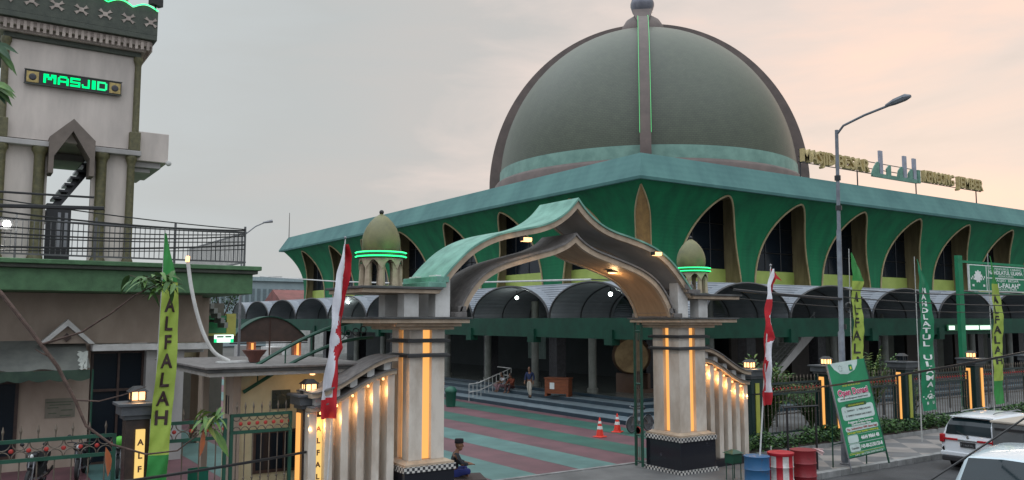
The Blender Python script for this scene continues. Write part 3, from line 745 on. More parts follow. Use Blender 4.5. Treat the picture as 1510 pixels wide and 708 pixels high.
# cupolas on the gate
ODOME = mat('olive_dome', (.17,.16,.06), .45, (.10,.10,.04), 2.5, .3, bscale=60)
def cupola():
    t = thing('cupola', 'x', 'cupola')
    MB().lathe([(.66,0),(.66,.05),(.60,.07)], (0,0,0), 8, SLABT).build('base', parent=t)
    for k in range(8):
        q = 2*pi*(k+.5)/8; x, y = .49*cos(q), .49*sin(q)
        MB().tube([(x,y,.06),(x,y,.5),(x,y,.66)], [.10,.08,.10], 6, TAN).build('colonnette', parent=t)
    b = MB(); R_ = .52; n = 8; mpts = 7
    for k in range(8):
        q0 = 2*pi*(k+.5)/8; q1 = q0+2*pi/8
        for rr in (R_+.05, R_-.05):
            top = []; bot = []
            for i in range(mpts+1):
                u = i/mpts; q = q0+(q1-q0)*u; zz = .66+.0; hz = .50+.26*(1-abs(2*u-1)**1.6)
                top.append((rr*cos(q), rr*sin(q), .80)); bot.append((rr*cos(q), rr*sin(q), min(hz, .78)))
            b.add(top+bot, [(i, i+1, mpts+1+i+1, mpts+1+i) for i in range(mpts)], TAN)
    b.build('arches', parent=t, solid=.03)
    MB().lathe([(.60,.80),(.66,.82),(.66,.98),(.58,1.0)], (0,0,0), 28, OLIVED).build('ring', parent=t)
    MB().lathe([(.67,.835),(.70,.85),(.67,.865)], (0,0,0), 32, LED_G).build('led_ring', parent=t)
    MB().lathe([(.67,.945),(.70,.96),(.67,.975)], (0,0,0), 32, LED_G).build('led_ring', parent=t)
    MB().lathe([(.48,1.0),(.515,1.15),(.515,1.3),(.48,1.47),(.41,1.64),(.31,1.79),(.19,1.92),(.07,2.0),(.03,2.03)], (0,0,0), 28, ODOME).build('dome', parent=t, smooth=True)
    MB().ball((0,0,2.07), .065, 10, BLACKM).build('knob', parent=t)
    return t
cu = cupola(); place(cu, (8.95, 19.15, 5.38), 0, 'small olive dome cupola with green neon ring on the left gate pillar', .93)
cu2 = dup(cu, (19.93, 19.15, 5.40), .2, 'small olive dome cupola with green neon ring on the right gate pillar', .90)
cu['group'] = cu2['group'] = 'cupolas on the gate'
for x in (8.93, 19.93): lamp('cupola_light', (x, 18.35, 6.25), 3, (.1,1,.3), .2)
# open gate leaf and its rail, right side of the passage
gl = thing('gate_leaf', 'narrow dark green metal gate leaf folded beside the right pillar', 'gate', (17.9, 19.0, 0))
b = MB()
for y in (19.72, 20.02): b.tube([(18.22, y, .05), (18.22, y, 5.1)], .045, 6, FGREEN)
for z in (.2, 1.0, 1.3, 2.6, 4.25): b.tube([(18.22, 19.72, z), (18.22, 20.02, z)], .03, 5, FGREEN)
b.build('frame', parent=gl)
b = MB()
for i in range(3): b.tube([(18.22, 19.80+.07*i, .2), (18.22, 19.80+.07*i, 4.2)], .013, 4, PICK)
b.build('pickets', parent=gl)
b = MB()
for i in range(1): b.lathe([(.10,-.02),(.12,0),(.10,.02),(.08,0),(.10,-.02)], (0,0,0), 10, RED); b.xf(T(18.22, 19.9+.25*i, 1.15) @ RY(pi/2), len(b.v)-50)
b.build('ring_row', parent=gl)
# big curved green truss rails behind the left wing
tr = thing('curved_rail', 'dark green curved double rail rising behind the left fin wall', 'railing', (7, 20.2, 2))
b = MB()
for dz in (0, .45): b.tube([(5.9+3.3*i/10, 20.1, 2.9+dz+1.25*sin(pi/2*i/10)) for i in range(11)], .045, 6, FGREEN)
b.build('rail', parent=tr)
b = MB()
for i in (1, 3, 5, 7, 9): b.tube([(5.9+3.3*i/10, 20.1, 2.9+1.25*sin(pi/2*i/10)), (5.9+3.3*i/10, 20.1, 3.35+1.25*sin(pi/2*i/10))], .018, 4, FGREEN)
for i in range(5): b.tube([(8.3+.09*cos(q*pi/4)+.2*i-.2, 20.05, 4.15+.05*i+.09*sin(q*pi/4)) for q in range(9)], .014, 4, BLACKM)
b.build('scrolls', parent=tr)

# ------------------------------------------------------------------ fences with stone posts and lanterns
def lantern_mesh(t, z, lit=True):
    MB().frustum((0,0,z), (.30,.30), (.24,.24), .05, BLACKM).build('lantern_base', parent=t)
    MB().box(-.13,.13,-.13,.13,z+.05,z+.22, LAMPW if lit else GLASSD).build('lantern_glass', parent=t)
    b = MB()
    for sx in (-1,1):
        for sy in (-1,1): b.box(sx*.14-.015, sx*.14+.015, sy*.14-.015, sy*.14+.015, z+.05, z+.22, BLACKM)
    for s_ in (-1,1): b.box(-.01,.01,s_*.135-.01,s_*.135+.01,z+.05,z+.22,BLACKM); b.box(s_*.135-.01,s_*.135+.01,-.01,.01,z+.05,z+.22,BLACKM)
    b.build('lantern_frame', parent=t)
    MB().frustum((0,0,z+.22), (.38,.38), (.16,.16), .11, BLACKM).build('lantern_roof', parent=t)
def fence_post(loc, label, mt, strip=None, txt=None, lit=True, w_=.62, side=None, h=2.55, lant=True):
    t = thing('fence_post', label, 'post', loc, 'stone fence posts')
    t['_o'] = (0,0,0)
    MB().box(-w_/2, w_/2, -w_/2, w_/2, .42, h, mt).build('shaft', parent=t, bevel=.015)
    MB().box(-w_/2-.07, w_/2+.07, -w_/2-.07, w_/2+.07, 0, .42, BLKMARB).build('plinth', parent=t)
    b = MB(); b.box(-w_/2-.05, w_/2+.05, -w_/2-.05, w_/2+.05, h, h+.09, STONECAP); b.box(-w_/2-.12, w_/2+.12, -w_/2-.12, w_/2+.12, h+.09, h+.28, STONECAP)
    b.box(-w_/2-.18, w_/2+.18, -w_/2-.18, w_/2+.18, h+.28, h+.34, STONECAP); b.build('cap', parent=t, bevel=.01)
    if lant: lantern_mesh(t, h+.34, lit)
    for nx in (strip or ()):
        if nx == 'L': MB().box(-w_/2-.045, -w_/2-.004, -.10, .10, .55, h-.1, LED_W).build('light_strip', parent=t)
        if nx == 'R': MB().box(w_/2-.16, w_/2-.02, -w_/2-.045, -w_/2-.004, .5, h-.1, LED_W).build('light_strip', parent=t)
        if nx == 'F': MB().box(-.06, .06, -w_/2-.04, -w_/2-.004, .5, h-.1, LED_W).build('light_strip', parent=t)
        if nx == 'Y': MB().box(-.11, .09, -w_/2-.03, -w_/2-.004, .6, h-.15, mat('yellow_panel', (.38,.40,.06), .5)).build('name_panel', parent=t)
    if txt:
        a, b2, x = txt
        pn = MB(); pn.box(x-.085, x+.085, -w_/2-.09, -w_/2-.004, a, b2, LED_Y); pb = pn.build('name_panel', parent=t)
        q = MB(); word = 'ALFALAH'; n = len(word); st_ = (b2-a-.1)/n
        for i, ch in enumerate(word): put_text(q, ch, st_*.62, T(x, -w_/2-.094, b2-.08-st_*(i+1)+.04), mat('letter_brown', (.10,.035,.02), .6), .003, .006)
        q.build('lettering', parent=pb)
    if lit and lant: lamp('lantern_light', (loc[0], loc[1]-.25, h+.45), 5, (1,.6,.28), .1)
    return t
fence_post((3.40, 19.1, 0), 'brown fence post with lit AL FALAH strip and lantern beside the tall left yellow banner', BRN_MARB, (), (.35, 2.35, .04), True, .46)
fence_post((7.14, 19.1, 0), 'stone fence post with lit yellow lettered strip beside the left red and white flag', BRN_MARB, ('L',), (.35, 2.35, .13), True, .44)
fence_post((-1.6, 19.1, 0), 'stone fence post out of view left of the parked motorcycles', BRN_MARB, (), None, True)
for x, lab, stp, lit in ((23.62, 'dark green stone fence post with yellow strip beside the right gate wing', ('Y',), True), (28.0, 'lit-lantern stone post just behind the Open Donasi banner', ('L','R'), True),
          (33.1, 'stone post with an unlit dark lantern, left of the green upright banner', ('L','Y'), False), (38.6, 'lit stone post under the hanging green name board', ('L','R'), True),
          (44.2, 'lit stone post at the right edge of the photo above the white van', ('L','R'), True), (50, 'stone fence post farthest right along the street', ('L','R'), True)):
    fence_post((x, 20, 0), lab, GRN_MARB, stp, None, lit)
def fence_panel(x0, x1, y, label, rail, ztop=2.38, zlow=.35, gap=.30, rings=True, group='metal fence panels'):
    t = thing('metal_fence', label, 'fence', (x0, y, 0), group)
    b = MB()
    z2 = ztop-.37
    for z in (ztop, z2, zlow+.10): b.box(x0, x1, y-.03, y+.03, z-.035, z+.035, rail)
    b.box(x0, x0+.07, y-.035, y+.035, zlow-.2, ztop+.035, rail); b.box(x1-.07, x1, y-.035, y+.035, zlow-.2, ztop+.035, rail); b.build('rails', parent=t)
    b = MB(); n = int((x1-x0-.1)/gap); g = (x1-x0-.1)/n
    for i in range(n):
        x = x0+.05+g*(i+.5)
        b.tube([(x,y,zlow+.1),(x,y,z2)], .014, 5, PICK); b.tube([(x,y,ztop),(x,y,ztop+.12),(x,y,ztop+.19),(x,y,ztop+.30)], [.012,.014,.028,.002], 5, PICK)
        b.ball((x,y,zlow+.75+.0), .028, 6, PICK)
    b.build('pickets', parent=t)
    if rings:
        b = MB(); rd = MB()
        for i in range(n):
            x = x0+.05+g*(i+.5)
            for zc, a0, a1 in ((ztop-.035, pi, 2*pi), (z2+.035, 0, pi)):
                r = min(g*.46, .145); b.tube([(x+r*cos(a0+(a1-a0)*k/8), y, zc+r*sin(a0+(a1-a0)*k/8)) for k in range(9)], .011, 4, PICK)
            zc = (ztop+z2)/2; rd.ball((x+g/2, y, zc), .045, 6, RED, (1,.5,1))
        b.build('ring_row', parent=t); rd.build('red_bosses', parent=t)
    b = MB(); b.box(x0, x1, y-.12, y+.12, .0, zlow-.05, KERB); b.build('low_wall', parent=t)
    return t
fence_panel(-1.3, 3.02, 19.05, 'green railed metal fence panel in front of the parked motorcycles', FGREEN, 2.25)
fence_panel(3.75, 5.25, 19.05, 'green railed fence panel between the yellow banner and the guard house', FGREEN, 2.4)
fence_panel(5.32, 6.72, 19.05, 'dense dark green fence panel in front of the cream guard house', FGREEN, 2.48, .35, .17)
fence_panel(23.98, 27.62, 20, 'dark picket fence panel behind the hedge and the coloured drums', FDARK, 2.3, .45, .2)
fence_panel(28.36, 32.74, 20, 'dark picket fence panel right behind the Open Donasi banner', FDARK, 2.3, .45, .2)
fence_panel(33.46, 38.24, 20, 'dark picket fence panel behind the green upright banner', FDARK, 2.3, .45, .2)
fence_panel(38.96, 43.84, 20, 'dark picket fence panel behind the rear of the white van', FDARK, 2.3, .45, .2)
fence_panel(44.56, 49.64, 20, 'dark picket fence panel at the right edge of the view', FDARK, 2.3, .45, .2)
# inner railings along the mosque porch (street side)
ir = thing('porch_railing', 'low grey railing behind the street fence in front of the porch', 'railing', (34, 24, 0))
b = MB()
for z in (.5, .8, 1.1, 1.4): b.box(26, 60, 24.0, 24.04, z, z+.05, RAILM)
b.build('rails', parent=ir)
b = MB()
for i in range(18): b.box(26+2*i, 26.06+2*i, 23.98, 24.06, 0, 1.5, RAILM)
b.build('stanchions', parent=ir)
# ------------------------------------------------------------------ plants
def leafmat(name, a, b): return mat(name, a, .55, b, 5, spec=.3)
LEAF = leafmat('leaf_green', (.07,.15,.035), (.04,.09,.025)); LEAFD = leafmat('leaf_dark', (.03,.075,.03), (.015,.04,.018))
LEAFY = leafmat('leaf_yellowish', (.16,.20,.04), (.08,.13,.03)); LEAFO = mat('leaf_orange', (.38,.10,.02), .6, (.25,.06,.015), 9)
BARK = mat('bark', (.10,.06,.045), .85, (.05,.03,.022), 20, .5)
def leaf(mb, p, d, up, L_, W_, m, droop=.25):
    d = Vector(d).normalized(); s_ = d.cross(Vector(up)); 
    if s_.length < 1e-3: s_ = d.cross(Vector((1,0,0)))
    s_.normalize(); p = Vector(p); nrm_ = s_.cross(d)
    prof = [(0,.05),(.25,.8),(.5,1),(.75,.7),(1,.02)]
    vs = []
    for t_, w_ in prof:
        c = p+d*L_*t_-Vector((0,0,1))*droop*L_*t_*t_
        vs += [c-s_*W_*w_*.5+nrm_*W_*.12*w_, c, c+s_*W_*w_*.5+nrm_*W_*.12*w_]
    fs = []
    for i in range(4):
        a = i*3; fs += [(a,a+1,a+4,a+3),(a+1,a+2,a+5,a+4)]
    mb.add(vs, fs, m)
rnd = random.Random(5)
def scatter(mb, n, box, L_, W_, ms, rn, shape=None):
    x0,x1,y0,y1,z0,z1 = box
    k_ = 0
    while k_ < n:
        p = (rn.uniform(x0,x1), rn.uniform(y0,y1), rn.uniform(z0,z1))
        if shape and not shape(p): continue
        d = (rn.uniform(-1,1), rn.uniform(-1,1), rn.uniform(-.3,1)); s_ = rn.uniform(.6,1.3)
        leaf(mb, p, d, (rn.uniform(-.4,.4), rn.uniform(-.4,.4), 1), L_*s_, W_*s_, rn.choice(ms)); k_ += 1
hg = thing('hedge', 'low clipped hedge growing along the foot of the street fence', 'hedge', (22, 19.5, 0))
b = MB(); scatter(b, 9000, (22.1, 50, 19.1, 19.85, .18, .8), .14, .075, [LEAF, LEAFD, LEAF], rnd, lambda p: p[2] < .56+.10*sin(p[0]*1.7)+.06*sin(p[0]*5.1)+rnd.uniform(0,.08))
b.build('foliage', parent=hg, fix=False)
b = MB(); b.box(22.1, 50, 19.1, 19.88, 0, .16, KERB); b.box(22.15, 50, 19.15, 19.83, .16, .2, mat('soil', (.05,.035,.025), .95)); b.build('planter_bed', parent=hg)
def palm(name, label, loc, n, h, sprd, ms, seed, W_=.05, group=None):
    rn = random.Random(seed); t = thing(name, label, 'plant', loc, group); t['_o'] = (0,0,0)
    st_ = MB(); fr_ = MB()
    for i in range(n):
        q = rn.uniform(0, 2*pi); el = rn.uniform(.5, 1.35); hh = h*rn.uniform(.7, 1.05); sp = sprd*rn.uniform(.5, 1)*(1.6-el)
        pts = [Vector((sp*u*cos(q)*(1+u), sp*u*sin(q)*(1+u), hh*(u*1.25-.42*u**3*(1.7-el)))) for u in [k/8 for k in range(9)]]
        st_.tube(pts, [.014-.0014*k for k in range(9)], 4, ms[0])
        for k in range(2, 9):
            for sg in (-1, 1):
                dr_ = (pts[k]-pts[k-1]).normalized(); sd_ = dr_.cross(Vector((0,0,1))).normalized()*sg
                leaf(fr_, pts[k], dr_*.8+sd_*.8, (0,0,1), .42*rn.uniform(.7,1.2), W_, rn.choice(ms), .35)
                leaf(fr_, (pts[k]+pts[k-1])/2, dr_*.8+sd_*.8, (0,0,1), .32*rn.uniform(.7,1.2), W_, rn.choice(ms), .35)
    st_.build('stem', parent=t, fix=False); fr_.build('fronds', parent=t, fix=False); return t
palm('areca_palm', 'tall bushy palm behind the fence, right of the red and white flag', (26.2, 21.5, 0), 90, 2.8, .95, [LEAF, LEAFY, LEAF], 1, .085)
palm('areca_palm', 'arching palm behind the green upright banner', (34.6, 22.5, 0), 46, 3.0, 1.3, [LEAF, LEAFY], 2, .08)
palm('areca_palm', 'small shrub behind the fence beyond the white van', (37.0, 22.0, 0), 22, 1.9, .8, [LEAFD, LEAF], 3)
palm('areca_palm', 'low shrub behind the second fence panel', (30.4, 22.5, 0), 40, 2.0, 1.0, [LEAF, LEAF], 4, .08)

# ------------------------------------------------------------------ left building
lb = thing('prayer_annex', 'brown two storey annex with a green balcony slab at the left', 'building', (0, 30, 0))
b = MB()
b.box(-12, 3.9, 30.0, 30.3, 0, 5.45, PLASTER2); b.box(3.9, 5.5, 30.0, 30.3, 3.85, 5.45, PLASTER2); b.box(5.5, 6.68, 29.6, 30.4, 0, 3.6, PLASTER); b.box(5.5, 7.3, 30.0, 30.3, 3.85, 5.45, PLASTER2)
b.box(7.0, 7.3, 30.3, 33, 3.85, 5.45, PLASTER2); b.box(6.4, 6.68, 30.4, 40, 0, 3.6, PLASTER2); b.box(8.0, 8.3, 33, 34.2, 0, 5.45, PLASTER2); b.box(7.3, 8.0, 33.5, 33.8, 3.2, 5.45, CREAM)
b.box(-12, 6.3, 39.7, 40, 0, 5.45, PLASTER2); b.box(-12, -11.7, 30.3, 39.7, 0, 5.45, PLASTER2)
b.build('wall', parent=lb)
b = MB(); b.box(3.85, 7.42, 29.3, 30.0, 3.62, 3.83, WHITEP); b.box(6.7, 7.42, 30.0, 36, 3.5, 3.7, PLASTER); b.build('ledge', parent=lb, bevel=.02)
b = MB(); b.box(-12, 8.42, 28.0, 42, 5.46, 6.12, GREEN_SLAB); b.box(-12.1, 8.55, 27.86, 42.1, 6.12, 6.24, OLIVED); b.box(-12.2, 8.65, 27.78, 42.2, 6.24, 6.38, GREEN_SLAB); b.build('balcony_slab', parent=lb, bevel=.02)
b = MB(); b.box(3.95, 5.48, 30.05, 30.2, 0, 3.62, GLASSD); gd = b.build('glass_door', parent=lb)
b = MB()
DW = mat('dark_wood', (.06,.03,.02), .5, (.03,.016,.012), 5)
for x in (3.92, 4.70, 5.43): b.box(x, x+.07, 29.98, 30.06, 0, 3.6, DW)
for z in (0, 2.3, 3.52): b.box(3.92, 5.5, 29.975, 30.055, z, z+.08, DW)
b.build('door_frame', parent=gd)
b = MB(); b.box(.2, 1.95, 29.93, 30.0, .4, 2.75, DW); wi = b.build('window', parent=lb)
b = MB()
for x in (.32, 1.15): b.box(x, x+.7, 29.90, 29.932, .5, 2.65, GLASSD)
b.build('pane', parent=wi)
b = MB(); b.prism([(2.35,3.86),(3.12,4.62),(3.9,3.86),(3.74,3.86),(3.12,4.42),(2.52,3.86)], 'y', 29.2, 29.6, WHITEP); gb = b.build('gable', parent=lb)
MB().prism([(2.55,3.87),(3.12,4.40),(3.7,3.87)], 'y', 29.45, 29.7, PLASTER2).build('gable_infill', parent=gb)
MB().prism([(3.0,4.05),(3.12,4.2),(3.26,4.05),(3.12,3.92)], 'y', 29.38, 29.44, DW).build('gable_vent', parent=gb)
AWN = mat('awning_cloth', (.16,.165,.145), .85, (.10,.105,.095), 1.5, .2); AWNG = mat('awning_valance', (.035,.065,.04), .8, (.02,.04,.028), 3)
aw = thing('awning', 'faded grey awning with scalloped green valance and a torn white corner', 'awning', (2, 29, 3))
MB().grid(lambda u, v: (-2.2+5.9*u, 29.95-1.5*v, 3.95-.85*v-.05*sin(u*30)*v), 50, 6, AWN).build('canvas', parent=aw, solid=.02)
MB().grid(lambda u, v: (-2.2+5.9*u, 28.44, 3.10-(.26+.07*abs(sin(u*pi*11)))*v), 110, 2, AWNG).build('valance', parent=aw, solid=.02)
MB().grid(lambda u, v: (3.42+.30*u-.12*v*u+.04*sin(v*23)*(1-u), 29.25-.85*v, 3.62-.50*v+.02*sin(u*9+v*8)), 8, 12, mat('torn_cloth', (.5,.52,.47), .8)).build('torn_flap', parent=aw, solid=.01)
MB().tube([(3.78,28.5,0.0),(3.78,28.5,3.1)], .03, 6, FGREEN).tube([(-2.1,28.5,0.0),(-2.1,28.5,3.1)], .03, 6, FGREEN).build('post', parent=aw)
nt_ = thing('wall_notice', 'faded notice with rows of green print on the brown wall under the awning', 'notice', (3.0, 29.98, 2))
MB().box(2.68, 3.52, 29.975, 29.995, 1.55, 2.15, mat('notice_ground', (.20,.18,.14), .8)).build('board', parent=nt_)
b = MB()
for i, (a, c) in enumerate(((0,.8),(.1,.7),(.05,.35),(.42,.75),(.08,.3),(.4,.7))): b.box(2.70+a, 2.70+c, 29.965, 29.974, 2.05-.085*i-.03, 2.05-.085*i, mat('faded_print', (.10,.12,.08), .8))
b.build('print', parent=nt_)
# balcony railing
br = thing('balcony_railing', 'grey metal bar railing along the green balcony edge', 'railing', (0, 28.1, 6.38))
b = MB()
for z in (6.5, 7.5): b.box(-6, 8.2, 28.1, 28.14, z, z+.05, RAILM)
b.box(8.16, 8.2, 28.14, 36, 7.5, 7.55, RAILM); b.box(8.16, 8.2, 28.14, 36, 6.5, 6.55, RAILM)
b.build('rail', parent=br)
b = MB(); x = -6
while x < 8.15: b.box(x, x+.022, 28.105, 28.125, 6.55, 7.5, RAILM); x += .145
y = 28.3
while y < 36: b.box(8.17, 8.19, y, y+.022, 6.55, 7.5, RAILM); y += .16
b.build('bars', parent=br)
b = MB()
for x in (-4, -1, 1.5, 3.6, 5.9, 8.12): b.box(x, x+.06, 28.08, 28.15, 6.38, 7.72, RAILM)
b.build('stanchions', parent=br)
fl_ = thing('floodlight', 'lit round white floodlight on the balcony rail at the far left', 'lamp', (1.28, 28.0, 7.35))
MB().lathe([(0,-.02),(.09,0),(.10,.05)], (0,0,0), 14, emis('flood_white', (1,1,.95), 30)).xf(T(1.28,27.95,7.35) @ RX(pi/2)).build('lens', parent=fl_)
MB().cbox((1.28, 28.05, 7.35), (.32,.14,.3), BLACKM).build('housing', parent=fl_)
lamp('balcony_flood', (1.28, 27.7, 7.35), 25, (1,1,.95), .1)
# tower
tw = thing('minaret_tower', 'square grey minaret tower with olive corner columns and an open stair', 'tower', (3, 30, 6.38))
TX0, TX1, TY0, TY1 = 1.1, 4.9, 30.0, 33.8
b = MB(); b.box(TX0, TX1, TY0, TY1, 10.3, 13.45, TOWERW); b.build('upper_wall', parent=tw)
b = MB()
for y0, y1 in ((30.0, 30.2), (33.6, 33.8)):
    b.box(TX0+.1, 2.40 if y0 < 31 else 2.55, y0, y1, 6.38, 10.1, TOWERW); b.box(3.66 if y0 < 31 else 4.25, TX1-.1, y0, y1, 6.38, 10.1, TOWERW)
b.box(TX0+.1, TX0+.3, 30.2, 33.6, 6.38, 10.1, TOWERW); b.box(TX1-.3, TX1-.1, 30.2, 33.6, 6.38, 10.1, TOWERW)
b.build('lower_wall', parent=tw)
b = MB(); b.box(TX0-.25, 2.42, 29.7, 34.0, 10.05, 10.22, PLASTER); b.box(3.64, TX1+.2, 29.7, 34.0, 10.05, 10.22, PLASTER); b.box(2.42, 3.64, 32.0, 34.0, 10.05, 10.28, PLASTER); b.build('floor_band', parent=tw, bevel=.02)
def ocol(x, y, z0, z1, r, nm='column'):
    MB().lathe([(r*1.35,z0),(r*1.35,z0+.16),(r*1.1,z0+.24),(r,z0+.34),(r*.93,z1-.3),(r*1.1,z1-.2),(r*1.4,z1-.12),(r*1.4,z1)], (x,y,0), 14, OLIVE).build(nm, parent=tw, smooth=True)
for x in (TX0+.02, 2.16, 3.93, TX1-.08): ocol(x, 29.88, 6.38, 10.04, .17 if x in (2.16, 3.93) else .13)
for x in (TX0-.02, TX1+.02): ocol(x, 29.95, 10.23, 13.44, .11)
for x in (TX0-.02, TX1+.0): MB().cbox((x, 29.95, 10.55), (.34,.34,.62), OLIVE).build('column_base', parent=tw, bevel=.02)
b = MB(); b.prism([(2.38,9.2),(2.38,10.35),(3.03,11.0),(3.68,10.35),(3.68,9.2),(3.54,9.2),(3.54,9.75),(3.03,10.6),(2.52,9.75),(2.52,9.2)], 'y', 29.5, 30.3, mat('gable_brown', (.17,.135,.11), .7, (.11,.088,.072), 2)); b.build('pointed_frame', parent=tw)
b = MB()
for i in range(9):
    x = 3.9-.16*i; z = 10.1-.24*i; b.box(x-.26, x+.02, 31.0, 32.0, z-.07, z, DARKCOL)
b.prism([(4.0,9.95),(2.45,7.65),(2.30,7.65),(2.30,7.85),(3.85,10.15)], 'y', 31.4, 31.6, DARKCOL); b.build('stair_flight', parent=tw)
b = MB(); b.box(2.45, 3.16, 30.25, 30.32, 6.38, 8.25, BLACKM); dr_ = b.build('door', parent=tw)
b = MB()
for x in (2.78, 2.98): b.box(x, x+.09, 30.235, 30.249, 6.9, 8.05, GREYM)
b.build('door_lights', parent=dr_)
b = MB(); b.box(TX1+.05, 6.0, 30.0, 33.2, 9.95, 10.95, TOWERW); b.box(TX1+.05, 5.8, 30.15, 33.0, 9.75, 9.948, PLASTER); b.box(TX1+.05, 5.5, 30.3, 32.8, 9.6, 9.748, PLASTER); b.build('side_balcony', parent=tw, bevel=.02)
MB().ball((6.02, 30.0, 9.95), .1, 8, WHITEP).build('wall_lamp', parent=tw)
b = MB(); b.box(TX0-.1, TX1+.1, 29.9, 33.9, 13.45, 13.62, OLIVED); b.box(TX0-.22, TX1+.22, 29.78, 34.0, 13.62, 13.80, COMPALE); b.box(TX0-.36, TX1+.36, 29.64, 34.15, 13.80, 14.0, COMPALE); b.box(TX0-.5, TX1+.5, 29.5, 34.3, 14.0, 14.18, OLIVED); b.build('cornice', parent=tw, bevel=.02)
b = MB(); x = TX0-.32
while x < TX1+.3: b.box(x, x+.09, 29.60, 29.64, 13.66, 13.96, COMPALE); x += .18
y = 29.7
while y < 34: b.box(TX1+.36, TX1+.40, y, y+.09, 13.66, 13.96, COMPALE); y += .18
b.build('dentils', parent=tw)
# parapet with scalloped top
def scal(x): return 15.0+.16*abs(cos((x-TX0)*pi/.78))
xs_ = [TX0-.5+(TX1-TX0+1.0)*i/96 for i in range(97)]
MB().band([(x, scal(x)) for x in xs_], [(x, 14.18) for x in xs_], 'y', 29.5, 29.66, OLIVED).build('parapet', parent=tw)
MB().band([(x, scal(x)) for x in xs_], [(x, 14.18) for x in xs_], 'y', 34.1, 34.28, OLIVED).build('parapet', parent=tw)
MB().box(TX0-.5, TX0-.34, 29.67, 34.09, 14.18, 15.0, OLIVED).build('parapet', parent=tw)
MB().box(TX1+.34, TX1+.5, 29.67, 34.09, 14.18, 15.0, OLIVED).build('parapet', parent=tw)
MB().tube([(x, 29.46, scal(x)+.02) for x in xs_], .018, 5, LED_G).build('neon_tube', parent=tw)
for i in range(7):
    x = TX0-.12+.70*i; b = MB()
    for q in range(4):
        a = pi/4+q*pi/2; b.add([(x,29.485,14.6),(x+.26*cos(a-.22),29.485,14.6+.2*sin(a-.3)),(x+.25*cos(a),29.485,14.6+.15*sin(a)),(x+.26*cos(a+.22),29.485,14.6+.2*sin(a+.3))], [(0,1,2,3)], COMPALE)
    b.cbox((x,29.487,14.6), (.13,.02,.13), COMPALE); b.build('star_ornament', parent=tw, solid=.02)
MB().lathe([(1.5,14.2),(1.5,15.3),(1.75,15.5),(1.8,16.0),(1.6,16.7),(1.1,17.4),(.5,17.9),(.1,18.3)], (3.0, 31.9, 0), 32, SALMON).build('tower_dome', parent=tw, smooth=True)
sp_ = thing('loudspeaker', 'small dark floodlight box on the parapet corner of the tower', 'floodlight', (5.35, 29.7, 15.1))
MB().cbox((5.33, 29.6, 15.38), (.42,.22,.26), BLACKM, .5).build('housing', parent=sp_); MB().tube([(5.33,29.65,15.02),(5.33,29.65,15.3)], .03, 5, BLACKM).build('bracket', parent=sp_)
sp_.name = 'floodlight'
sg_ = thing('masjid_sign', 'dark sign board with glowing green MASJID letters on the tower wall', 'sign', (3.0, 29.9, 12.3))
MB().box(1.62, 4.42, 29.86, 29.94, 12.03, 12.50, BLACKM).build('board', parent=sg_, bevel=.01)
b = MB()
for z in (12.03, 12.48): b.box(1.6, 4.44, 29.84, 29.858, z, z+.025, OLIVED)
b.build('border', parent=sg_)
b = MB(); BL = {'M': [(0,0,.2,1),(.8,0,1,1),(.2,.62,.42,1),(.58,.62,.8,1),(.34,.38,.66,.72)], 'A': [(0,0,.2,.8),(.8,0,1,.8),(.15,.8,.85,1),(.2,.3,.8,.48)],
 'S': [(0,.8,1,1),(0,.58,.2,.8),(0,.4,1,.58),(.8,.2,1,.4),(0,0,1,.2)], 'J': [(.7,.2,.92,1),(.05,0,.92,.2),(0,.2,.2,.4)], 'I': [(.35,0,.65,1)], 'D': [(0,0,.2,1),(.2,.8,.85,1),(.2,0,.85,.2),(.8,.14,1,.86)]}
xx = 2.14
for ch, wd in zip('MASJID', (.36,.31,.29,.25,.11,.30)):
    for a0, c0, a1, c1 in BL[ch]:
        if ch == 'I': a0, a1 = 0, 1
        b.box(xx+a0*wd, xx+a1*wd, 29.838-.001*len(b.v)/8/10, 29.858, 12.125+c0*.29, 12.125+c1*.29, SIGN_G)
    xx += wd+.045; b.build('lettering', parent=sg_)
GOLDB = mat('gold_emblem', (.45,.34,.13), .4, (.25,.18,.06), 14, metal=.4)
for x in (1.84, 4.22):
    b = MB(); b.box(x-.17, x+.17, 29.845, 29.858, 12.09, 12.44, GOLDB); o = b.build('emblem', parent=sg_)
    b = MB(); b.lathe([(.07,-.01),(.11,0),(.07,.01)], (0,0,0), 14, DARKCOL).xf(T(x,29.84,12.26) @ RX(pi/2)); b.build('emblem_ring', parent=o)

# ------------------------------------------------------------------ guard house
gh = thing('guard_house', 'small cream guard house with a flat dark roof behind the fence', 'building', (6.7, 21, 0))
b = MB(); b.box(5.85, 8.5, 20.3, 20.45, 0, 3.28, CREAM); b.box(8.35, 8.5, 20.45, 21.6, 0, 3.28, CREAM); b.box(5.85, 8.35, 21.45, 21.6, 0, 3.28, CREAM); b.box(5.85, 6.0, 20.45, 21.45, 0, 3.28, PLASTER2); b.build('wall', parent=gh)
MB().box(6.0,6.16,24.2,24.36,0,3.28,PLASTER2).build('post', parent=gh); MB().box(8.3,8.46,24.2,24.36,0,3.28,PLASTER2).build('post', parent=gh)
MB().box(5.68, 5.86, 20.15, 20.47, 0, 3.28, PLASTER2).build('corner_post', parent=gh)
b = MB(); b.box(4.9, 8.7, 19.3, 24.6, 3.33, 3.42, mat('roof_edge', (.33,.31,.28), .8, (.2,.19,.17), 3)); b.build('fascia', parent=gh)
b = MB(); b.box(4.86, 8.74, 19.26, 24.64, 3.42, 3.50, SLABT); b.box(4.8, 8.8, 19.2, 24.7, 3.5, 3.55, GREYROOF); b.build('roof', parent=gh, bevel=.01)
b = MB(); b.box(6.65, 7.10, 20.27, 20.3, 2.45, 2.9, FDARK); o = b.build('vent_grille', parent=gh)
